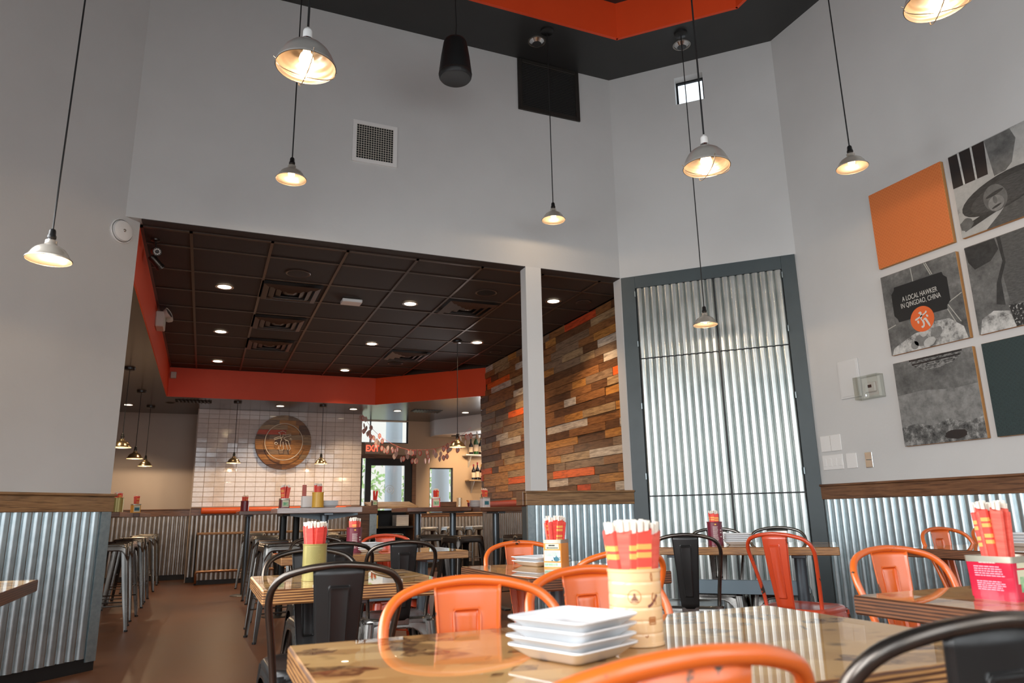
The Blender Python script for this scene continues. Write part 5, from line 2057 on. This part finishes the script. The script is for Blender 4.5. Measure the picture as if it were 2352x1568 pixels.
line_on(b, [(A0+.70, .104), (A0+.64, .111), (A0+.68, .119), (A0+.72, .111), (A0+.70, .104)])
line_on(b, [(A0+.72, .068), (A0+.66, .078), (A0+.72, .086)])
line_on(b, [(A0+.84, .066), (A0+.82, .082)])
line_on(b, [(A0+.50, .036), (A0+.50, .047), (A0+.76, .047), (A0+.76, .036), (A0+.50, .036)])
for q in range(4):
    aa = A0+.53+q*.058
    line_on(b, [(aa, .038), (aa, .045), (aa+.035, .045), (aa+.035, .0415), (aa, .0415)])
line_on(b, [(A0+.30, .018), (A0+.38, .016), (A0+.42, .020)])
b.build('line_print', 'tin_print', tn)
b = MB()
line_on(b, [(A0+.48, .064), (A0+.62, .067), (A0+.80, .075), (A0+.92, .082)], .0022)
b.build('leaf_print', 'tin_printdark', tn)
chopsticks(bx_, by_, .75, 40, .0445, .125, 'the tall beige tin', 'chopsticks in the beige tin', 1, ('sleeve', 'sleeve', 'sleeve_daylit'), lift=.004, sc_=1.03)

# olive gold tin
gx, gy = .386, 2.77
tn = round_tin(gx, gy, .75, .042, .127, 'tin_gold', 'olive gold tin of chopsticks on the small table behind the black chair')
A0 = cam_ang(gx, gy)
wrap_lines(tn, .0424, A0-.75, A0+.55, [.06+.0042*k for k in range(14)], .0016, 'tin_goldprint', 'text_print', 5)
wrap_patch(tn, .0423, A0-.05, A0+.55, .012, .034, 'barwhite', 'barcode_label')
b = MB()
for q in range(12):
    aa = A0+.0+q*.042
    b.grid(lambda u, v: (.0426*math.cos(aa+.018*u*(1+q % 3)*.6), .0426*math.sin(aa+.018*u*(1+q % 3)*.6), .015+.016*v), 1, 1)
b.build('barcode_bars', 'ink', tn)
chopsticks(gx, gy, .75, 24, .041, .13, 'the olive gold tin', 'chopsticks in the gold tin', 2, ('sleeve_plain', 'sleeve_daylit', 'sleeve_daylit'), lift=.010)

# maroon tins
for (x, y, lb, wh, gp, sd_, h_) in ((.885, 4.66, 'maroon tin of chopsticks on the middle table among black chairs', 'the maroon tin among the black chairs', 'chopsticks in the left maroon tin', 3, .155),
                                    (3.014, 3.837, 'maroon tin of chopsticks in front of the corrugated door', 'the maroon tin before the corrugated door', 'chopsticks in the right maroon tin', 4, .145)):
    tn = round_tin(x, y, .75, .047, h_, 'tin_maroon', lb)
    A0 = cam_ang(x, y)
    wrap_lines(tn, .0475, A0-.25, A0+.45, [.03+.006*k for k in range(15)], .0022, 'tin_pale', 'text_print', sd_, 6)
    wrap_lines(tn, .0475, A0+.7, A0+1.0, [.05, .075, .09], .007, 'tin_pale', 'script_print', sd_+5, 2)
    wrap_patch(tn, .0476, A0+.0, A0+.22, h_-.02, h_-.012, 'tin_yellow', 'crest_print', 4)
    chopsticks(x, y, .75, 16, .042, .05 if sd_ == 4 else .08, wh, gp, sd_, lift=.02)


def box_tin(x, y, z, w_, h_, rz, mat, label, name='square_tin', d_=None, rim='tin_metal', taper=0.):
    t = thing(name, label, 'tin', (x, y, z), rz, 'chopstick tins')
    d_ = d_ or w_
    b = MB()
    def rg(k, z, ins=0):
        return [(px*(w_/2-ins)/.5*k, py*(d_/2-ins)/.5*k, z) for px, py in [(p[0], p[1]) for p in sq_ring(.5, .05, 3)]]
    loft(b, [rg(1-taper, .0), rg(1-taper, .004), rg(1, h_-.012), rg(1, h_-.012, .0015), rg(1, .006, .002)], True, False)
    b.build('tin_body', mat, t, smooth=40)
    b = MB()
    loft(b, [rg(1.0, h_-.014, -.0008), rg(1.0, h_, -.0012), rg(1, h_, .0018), rg(1, h_-.014, .0022)])
    b.build('tin_rim', rim, t, smooth=40)
    return t


def face_rect(t, w_, x0, x1, z0, z1, mat, name, side='front', lay=1, tap=None):
    """flat print on a box tin's face; side front = -y, left = -x, right = +x; tap(z) gives the lean of the face"""
    off = w_/2+.0006*lay
    f_ = (lambda z: 0.) if tap is None else tap
    if side == 'front':
        v = [(x0, -off+f_(z0), z0), (x1, -off+f_(z0), z0), (x1, -off+f_(z1), z1), (x0, -off+f_(z1), z1)]
    elif side == 'left':
        v = [(-off+f_(z0), -x0, z0), (-off+f_(z0), -x1, z0), (-off+f_(z1), -x1, z1), (-off+f_(z1), -x0, z1)]
    else:
        v = [(off-f_(z0), x0, z0), (off-f_(z0), x1, z0), (off-f_(z1), x1, z1), (off-f_(z1), x0, z1)]
    return MB().add(v, [(0, 1, 2, 3)]).build(name, mat, t)


def face_text(t, w_, x0, x1, zs_, hgt, mat, name, side='front', lay=2, seed=0, tap=None, dash=8):
    rr = random.Random(seed)
    b = MB()
    off = w_/2+.0006*lay
    f_ = (lambda z: 0.) if tap is None else tap
    for z in zs_:
        a, end = x0, x0+(x1-x0)*rr.uniform(.8, 1)
        while a < end:
            e = min(a+(x1-x0)/dash*rr.uniform(.5, 1.4), end)
            if side == 'front':
                v = [(a, -off+f_(z), z), (e, -off+f_(z), z), (e, -off+f_(z+hgt), z+hgt), (a, -off+f_(z+hgt), z+hgt)]
            else:
                v = [(-off+f_(z), -a, z), (-off+f_(z), -e, z), (-off+f_(z+hgt), -e, z+hgt), (-off+f_(z+hgt), -a, z+hgt)]
            b.add(v, [(0, 1, 2, 3)])
            a = e+(x1-x0)*.02
    return b.build(name, mat, t)


# orange square tin (front face towards the camera)
ox, oy = 1.360, 2.768
orz = math.atan2(oy, ox)-PI/2+R(-24)
W_ = .080
tn = box_tin(ox, oy, .75, W_, .112, orz, 'tin_orange', 'square orange tin with teapot print holding chopsticks')
face_rect(tn, W_, -.030, .030, .075, .096, 'tin_cream', 'title_label')
face_rect(tn, W_, -.036, .036, .028, .070, 'tin_mint', 'text_label')
face_rect(tn, W_, -.037, .037, .006, .022, 'tin_mint', 'border_print')
face_text(tn, W_, -.016, .018, [.087], .005, 'ink', 'title_print', seed=1, dash=3)
face_text(tn, W_, -.024, .026, [.078], .0035, 'ink', 'title_print', seed=2, dash=9)
face_text(tn, W_, -.032, .032, [.048+.0035*k for k in range(6)], .0012, 'tin_green', 'text_print', seed=3)
face_text(tn, W_, -.035, .035, [.010, .015], .004, 'tin_green', 'border_pattern', seed=4, dash=14)
b = MB()
b.plate([(.018+.0115*math.cos(2*PI*k/16), .036+.0095*math.sin(2*PI*k/16)) for k in range(16)], -W_/2-.0016, -W_/2-.0010)
b.plate([(.004, .043), (.0065, .045), (.011, .034), (.009, .031)][::-1], -W_/2-.0016, -W_/2-.0010)
b.plate([(.015, .046), (.021, .046), (.019, .049), (.017, .049)], -W_/2-.0016, -W_/2-.0010)
b.tube([(.027, -W_/2-.0012, .040), (.034, -W_/2-.0012, .044), (.033, -W_/2-.0012, .034), (.028, -W_/2-.0012, .031)], .0008, 5)
b.box(-.004, .002, -W_/2-.0015, -W_/2-.001, .0285, .033)
b.build('teapot_print', 'tin_teal', tn)
face_rect(tn, W_, -.036, .030, .026, .098, 'tin_mint', 'picture_label', 'left')
face_rect(tn, W_, -.034, -.012, .05, .095, 'tin_teal', 'tree_print', 'left', 2)
face_rect(tn, W_, -.002, .02, .03, .052, 'tin_teal', 'figure_print', 'left', 2)
face_text(tn, W_, -.03, .03, [.009], .012, 'ink', 'barcode_print', 'left', 2, 7, dash=16)
chopsticks(ox, oy, .75, 16, .030, .11, 'the square orange tin', 'chopsticks in the orange tin', 5, square=True, lift=.012)

# crimson tin, tapered towards its foot
rx_, ry_ = 1.788, 1.202
rrz = math.atan2(ry_, rx_)-PI/2-R(32)
W_ = .112
TP = .07
tap = lambda z: TP*W_/2*(1-z/.1)
tn = box_tin(rx_, ry_, .75, W_, .1, rrz, 'tin_red', 'square crimson tin with pale print holding chopsticks at right', taper=TP)
face_text(tn, W_, -.022, .026, [.084], .005, 'tin_pale', 'title_print', seed=1, tap=tap, dash=7)
face_text(tn, W_, -.036, .036, [.054+.0052*k for k in range(5)], .0025, 'tin_pink', 'text_print', seed=2, tap=tap)
face_text(tn, W_, -.034, .036, [.018+.0046*k for k in range(6)], .0024, 'tin_pink', 'text_print', seed=3, tap=tap)
face_rect(tn, W_, -.040, .040, .074, .088, 'tin_cream', 'side_title_label', 'right', 1, tap)
face_rect(tn, W_, -.042, .042, .012, .07, 'tin_cream', 'side_picture_label', 'right', 1, tap)
face_rect(tn, W_, -.034, .034, .016, .055, 'tin_green', 'side_picture', 'right', 2, tap)
for sx in (-.045, .045):
    for sy in (-.045, .045):
        pass
chopsticks(rx_-.012, ry_-.0, .75, 22, .034, .07, 'the square crimson tin', 'chopsticks in the crimson tin', 9, ('sleeve', 'sleeve_daylit', 'sleeve_plain', 'sleeve_daylit'), square=True, lift=.03, sc_=1.02)

# tins on the high tables of the back room
def far_round(x, y, z, r, h, mat, label, wh, gp, n, sd_, sp=.06):
    round_tin(x, y, z, r, h, mat, label)
    chopsticks(x, y, z, n, r*.88, sp, wh, gp, sd_, lift=.01)


def far_box(x, y, z, w_, h, mat, label, wh, gp, n, sd_, lab='tin_cream', rz=.4, sp=.12):
    t = box_tin(x, y, z, w_, h, rz, mat, label)
    face_rect(t, w_, -w_*.38, w_*.38, h*.12, h*.8, lab, 'front_label')
    face_rect(t, w_, -w_*.3, w_*.3, h*.25, h*.6, 'tin_green' if lab == 'tin_cream' else 'tin_teal', 'label_print', lay=2)
    chopsticks(x, y, z, n, w_*.33, sp, wh, gp, sd_, square=True, lift=.01)


far_round(-.785, 8.25, ZH, .052, .145, 'tin_gold', 'olive tin of chopsticks on the left high table', 'the olive tin on the left', 'chopsticks in the left olive tin', 12, 11)
far_box(-.715, 9.45, ZH+.005, .085, .10, 'tin_yellow', 'small blue and yellow tin on the second left high table', 'the small yellow tin on the left', 'chopsticks in the small left tin', 8, 12, 'tin_mint')
far_box(-.90, 8.28, ZH, .08, .12, 'tin_orange', 'orange tin half hidden behind the left wall end', 'the orange tin behind the left wall end', 'chopsticks in the hidden orange tin', 6, 13)
far_round(.50, 10.2, ZH+.01, .052, .135, 'tin_maroon', 'maroon tin of chopsticks below the left of the tile wall', 'the far maroon tin', 'chopsticks in the far maroon tin', 10, 14)
far_box(.655, 6.72, ZH, .075, .085, 'tin_maroon', 'small dark red tin at the left of the pale-edged high table', 'the small dark red tin', 'chopsticks in the small dark red tin', 10, 15, rz=.2)
far_round(.915, 6.52, ZH, .05, .13, 'tin_yellow', 'yellow printed tin of chopsticks on the pale-edged high table', 'the yellow tin', 'chopsticks in the yellow tin', 18, 16)
cd_ = thing('menu_caddy', 'grey caddy of folded cards beside the yellow tin', 'caddy', (.84, 6.66, ZH), .1)
MB().box(-.05, .05, -.04, .04, 0, .006).build('caddy_base', 'darksteel', cd_)
for k in range(6):
    MB().box(-.045, .045, -.035+k*.012, -.03+k*.012, .006, .10).build('card', 'whiteplastic', cd_)
o = MB().cbox(.80, .835, 6.68, 6.70, ZH+.001, ZH+.2, .003).build('menu_board', 'vinylred')
tag(o, 'narrow red menu standing behind the yellow tin', 'menu')
far_box(2.03, 9.40, 1.101, .07, .07, 'darksteel', 'small grey tin on the partition cap', 'the small grey tin', 'chopsticks in the small grey tin', 7, 17, rz=.1)
far_box(2.385, 7.85, ZH, .09, .11, 'tin_red', 'red tin with tree picture on the high table before the small window', 'the red tin with tree picture', 'chopsticks in the red tree tin', 12, 18, rz=-.2, sp=.06)
far_box(2.83, 7.48, ZH-.012, .085, .11, 'tin_white', 'white printed tin on the high table by the plank wall', 'the white tin', 'chopsticks in the white tin', 10, 19, 'tin_white', .1)
bk = thing('wooden_tray', 'dark wooden tray on the high table before the small window', 'tray', (2.55, 7.95, ZH))
for (x0, x1, y0, y1, z1) in ((-.09, .09, -.06, .06, .008), (-.09, .09, -.06, -.05, .06), (-.09, .09, .05, .06, .06), (-.09, -.08, -.05, .05, .06), (.08, .09, -.05, .05, .06)):
    MB().box(x0, x1, y0, y1, 0, z1).build('tray_board', 'plank_dark', bk)
cp = thing('napkin_cup', 'small dark cup of orange paper packets on the high table', 'cup', (2.74, 7.72, ZH-.012))
MB().lathe([(0, 0), (.022, 0), (.03, .055), (.028, .055), (.02, .004), (0, .004)], 18).build('cup_body', 'tin_maroon', cp, smooth=40)
b = MB()
for k in range(7):
    a = k*.9
    b.add([(0, 0, .03), (.03*math.cos(a), .03*math.sin(a), .085), (.045*math.cos(a+.5), .045*math.sin(a+.5), .08)], [(0, 1, 2), (2, 1, 0)])
b.build('paper_packets', 'tin_orange', cp)
gl_ = thing('glass_tumbler', 'clear tumbler on the high table before the small window', 'glass', (2.645, 7.80, ZH))
MB().lathe([(0, .004), (.026, .004), (.03, .10), (.032, .10), (.028, 0), (0, 0)], 20).build('tumbler', 'clear', gl_, smooth=40)

# ---------------------------------------------------------------- back bar corner: exit sign, garland, bulkhead, shelves, bottles
ex = thing('exit_sign', 'beige exit sign with red letters above the back door', 'exit sign', (2.74, 13.66, 2.12))
MB().cbox(0, .285, -.03, .03, 0, .215, .006).build('sign_plate', 'signplate', ex)
lettering(ex, 'EXIT', .1425, .05, .16, .78, 'exit', 0, 'exit_lettering', y=-.0315, off=.004)

bk_ = MB()
bk_.prism([(4.03, 13.4), (5.6, 10.6), (6.6, 10.6), (5.2, 13.69), (4.03, 13.69)], 2.47, ZL)
o = bk_.build('bar_bulkhead', ['wallwhite'])
struct(o)
o.name = 'ceiling_bulkhead'
tk = thing('track_light', 'black track with small chrome spotlights under the bar bulkhead', 'track light', (0, 0, 0))
TA, TB_ = Vector((4.30, 13.15, 2.44)), Vector((5.25, 11.45, 2.44))
MB().tube(catmull([TA, TA.lerp(TB_, .3)+Vector((.06, 0, -.02)), TA.lerp(TB_, .6)-Vector((.05, 0, .0)), TB_], 6), .012, 8).build('track', 'darksteel', tk, smooth=60)
for q in (.1, .33, .55, .85):
    p = TA.lerp(TB_, q)
    st = MB().cyl(p+Vector((0, 0, .0)), p+Vector((0, 0, .03)), .008, 8).build('stem', 'darksteel', tk)
    hb = MB()
    hb.T = Matrix.Translation(p+Vector((0, -.02, -.05))) @ Vector((.25, .5, -.8)).to_track_quat('Z', 'Y').to_matrix().to_4x4()
    hb.lathe([(0, -.05), (.022, -.045), (.03, 0), (.036, .05), (.033, .05), (.02, .0), (0, .0)], 16)
    hd = hb.build('spot_head', 'chrome', tk, smooth=40)
    ld = bpy.data.lights.new('track_beam', 'SPOT')
    ld.energy = 26
    ld.color = (1, .70, .40)
    ld.spot_size = R(80)
    ld.spot_blend = .5
    lo_ = bpy.data.objects.new('track_beam', ld)
    COL.objects.link(lo_)
    lo_.location = p+Vector((.02, .03, -.1))
    lo_.rotation_euler = Vector((.15, .9, -.75)).to_track_quat('-Z', 'Y').to_euler()
for k, (x, z, lb) in enumerate(((4.70, 2.10, 'upper pale shelf beside the plank wall'), (4.76, 1.605, 'lower pale shelf beside the plank wall'))):
    t = thing('wall_shelf', lb, 'shelf', (x, 13.7, z))
    MB().cbox(0, .9, -.26, 0, 0, .025, .003).build('shelf_board', 'plank_tan' if k else 'wallwhite', t)
    for bx0 in (.12, .7):
        MB().add([(bx0, -.2, 0), (bx0, 0, 0), (bx0, 0, -.22), (bx0+.02, -.2, 0), (bx0+.02, 0, 0), (bx0+.02, 0, -.22)], [(0, 1, 2), (5, 4, 3), (0, 3, 4, 1), (1, 4, 5, 2), (2, 5, 3, 0)]).build('shelf_bracket', 'wallwhite', t)
M['glassgreen'] = pm('green_bottle_glass', (.02, .10, .03), .08, coat=.6)
M['glassdark'] = pm('dark_bottle_glass', (.008, .006, .008), .08, coat=.6)
M['labelcream'] = pm('cream_bottle_label', (.68, .55, .42), .6)
M['foilred'] = pm('red_foil', (.25, .02, .03), .35, .4)
M['foilgold'] = pm('gold_foil', (.6, .36, .06), .35, .5)


def bottle(x, y, z, h, r, mat, foil, label):
    t = thing('bottle', label, 'bottle', (x, y, z), 0, 'bottles on the bar shelves')
    MB().lathe([(0, 0), (r, 0), (r, h*.55), (r*.92, h*.62), (r*.5, h*.72), (r*.34, h*.78), (r*.32, h*.97), (r*.38, h*.98), (r*.38, h), (0, h)], 20).build('bottle_glass', mat, t, smooth=40)
    MB().lathe([(r+.0008, h*.14), (r+.0008, h*.47)], 20).build('label_wrap', 'labelcream', t, smooth=60)
    MB().lathe([(r*.36, h*.86), (r*.4, h*.98), (r*.4, h*1.003), (0, h*1.003)], 14).build('foil', foil, t, smooth=40)


for i, (x, y, h, r, mat, foil, lb) in enumerate(((4.82, 13.5, .30, .04, 'glassdark', 'glassdark', 'dark sake bottle on the upper shelf, left'), (4.92, 13.48, .40, .05, 'glassgreen', 'glassgreen', 'tall green sake bottle on the upper shelf'),
                                                 (5.03, 13.5, .34, .045, 'glassdark', 'foilgold', 'bottle at the hidden end of the upper shelf'))):
    bottle(x, y, 2.1255, h, r, mat, foil, lb)
for i, (x, h, foil, lb) in enumerate(((4.88, .30, 'foilred', 'red-capped wine bottle, left on the lower shelf'), (4.97, .34, 'foilred', 'tallest wine bottle in the middle of the lower shelf'), (5.062, .30, 'foilgold', 'gold-capped wine bottle on the lower shelf'))):
    bottle(x, 13.52+.02*i, 1.6305, h, .042, 'glassdark', foil, lb)

# paper garland
ga = thing('paper_garland', 'swagged garland of pink and red paper hearts strung before the back door', 'garland', (0, 0, 0))
M['paperpink'] = pm('pale_pink_paper', (.62, .45, .40), .7)
M['paperred'] = pm('red_paper', (.62, .10, .08), .6)
hm = MB()
hs = [(0, -.075), (.03, -.045), (.045, -.005), (.036, .03), (.016, .05), (0, .06), (-.016, .05), (-.036, .03), (-.045, -.005), (-.03, -.045)]
hm.plate([(x, z) for x, z in hs], -.0012, .0012)
ho = hm.build('paper_heart', 'paperpink')
HM = ho.data
bpy.data.objects.remove(ho)
hr = MB()
inn_ = [(x*.72, z*.72) for x, z in hs]
n = len(hs)
hr.add([(x, -.002, z) for x, z in hs]+[(x, -.002, z) for x, z in inn_]+[(x, .002, z) for x, z in hs]+[(x, .002, z) for x, z in inn_],
       [f for i in range(n) for f in ((i, (i+1) % n, n+(i+1) % n, n+i), (2*n+(i+1) % n, 2*n+i, 3*n+i, 3*n+(i+1) % n), (i, 2*n+i, 2*n+(i+1) % n, (i+1) % n), (n+i, n+(i+1) % n, 3*n+(i+1) % n, 3*n+i))])
ho = hr.build('paper_rim', 'paperred')
HRM = ho.data
bpy.data.objects.remove(ho)
gp_ = catmull([(2.50, 12.75, 2.74), (2.66, 12.7, 2.50), (2.86, 12.6, 2.30), (3.15, 12.4, 2.12), (3.42, 12.2, 2.08), (3.68, 12.0, 2.10), (3.92, 11.8, 2.22), (4.15, 11.6, 2.42)], 8)
MB().tube(gp_, .003, 5).build('string', 'paperred', ga)
rg_ = random.Random(8)
for k in range(72):
    p = gp_[int(k/72*(len(gp_)-1))].lerp(gp_[min(len(gp_)-1, int(k/72*(len(gp_)-1))+1)], (k/72*(len(gp_)-1)) % 1)
    loc = p+Vector((rg_.uniform(-.05, .05), rg_.uniform(-.03, .03), -.05-rg_.choice((0, .07, .14))))
    o = bpy.data.objects.new('paper_heart', HM)
    COL.objects.link(o)
    o.parent = ga
    o.location = loc
    o.scale = (.78, .78, .78)
    o.rotation_euler = (rg_.uniform(-.15, .15), rg_.uniform(-.2, .2), rg_.uniform(-1.2, 1.2))
    if rg_.random() < (.25+.6*k/72):
        r2_ = bpy.data.objects.new('paper_rim', HRM)
        COL.objects.link(r2_)
        r2_.parent = o
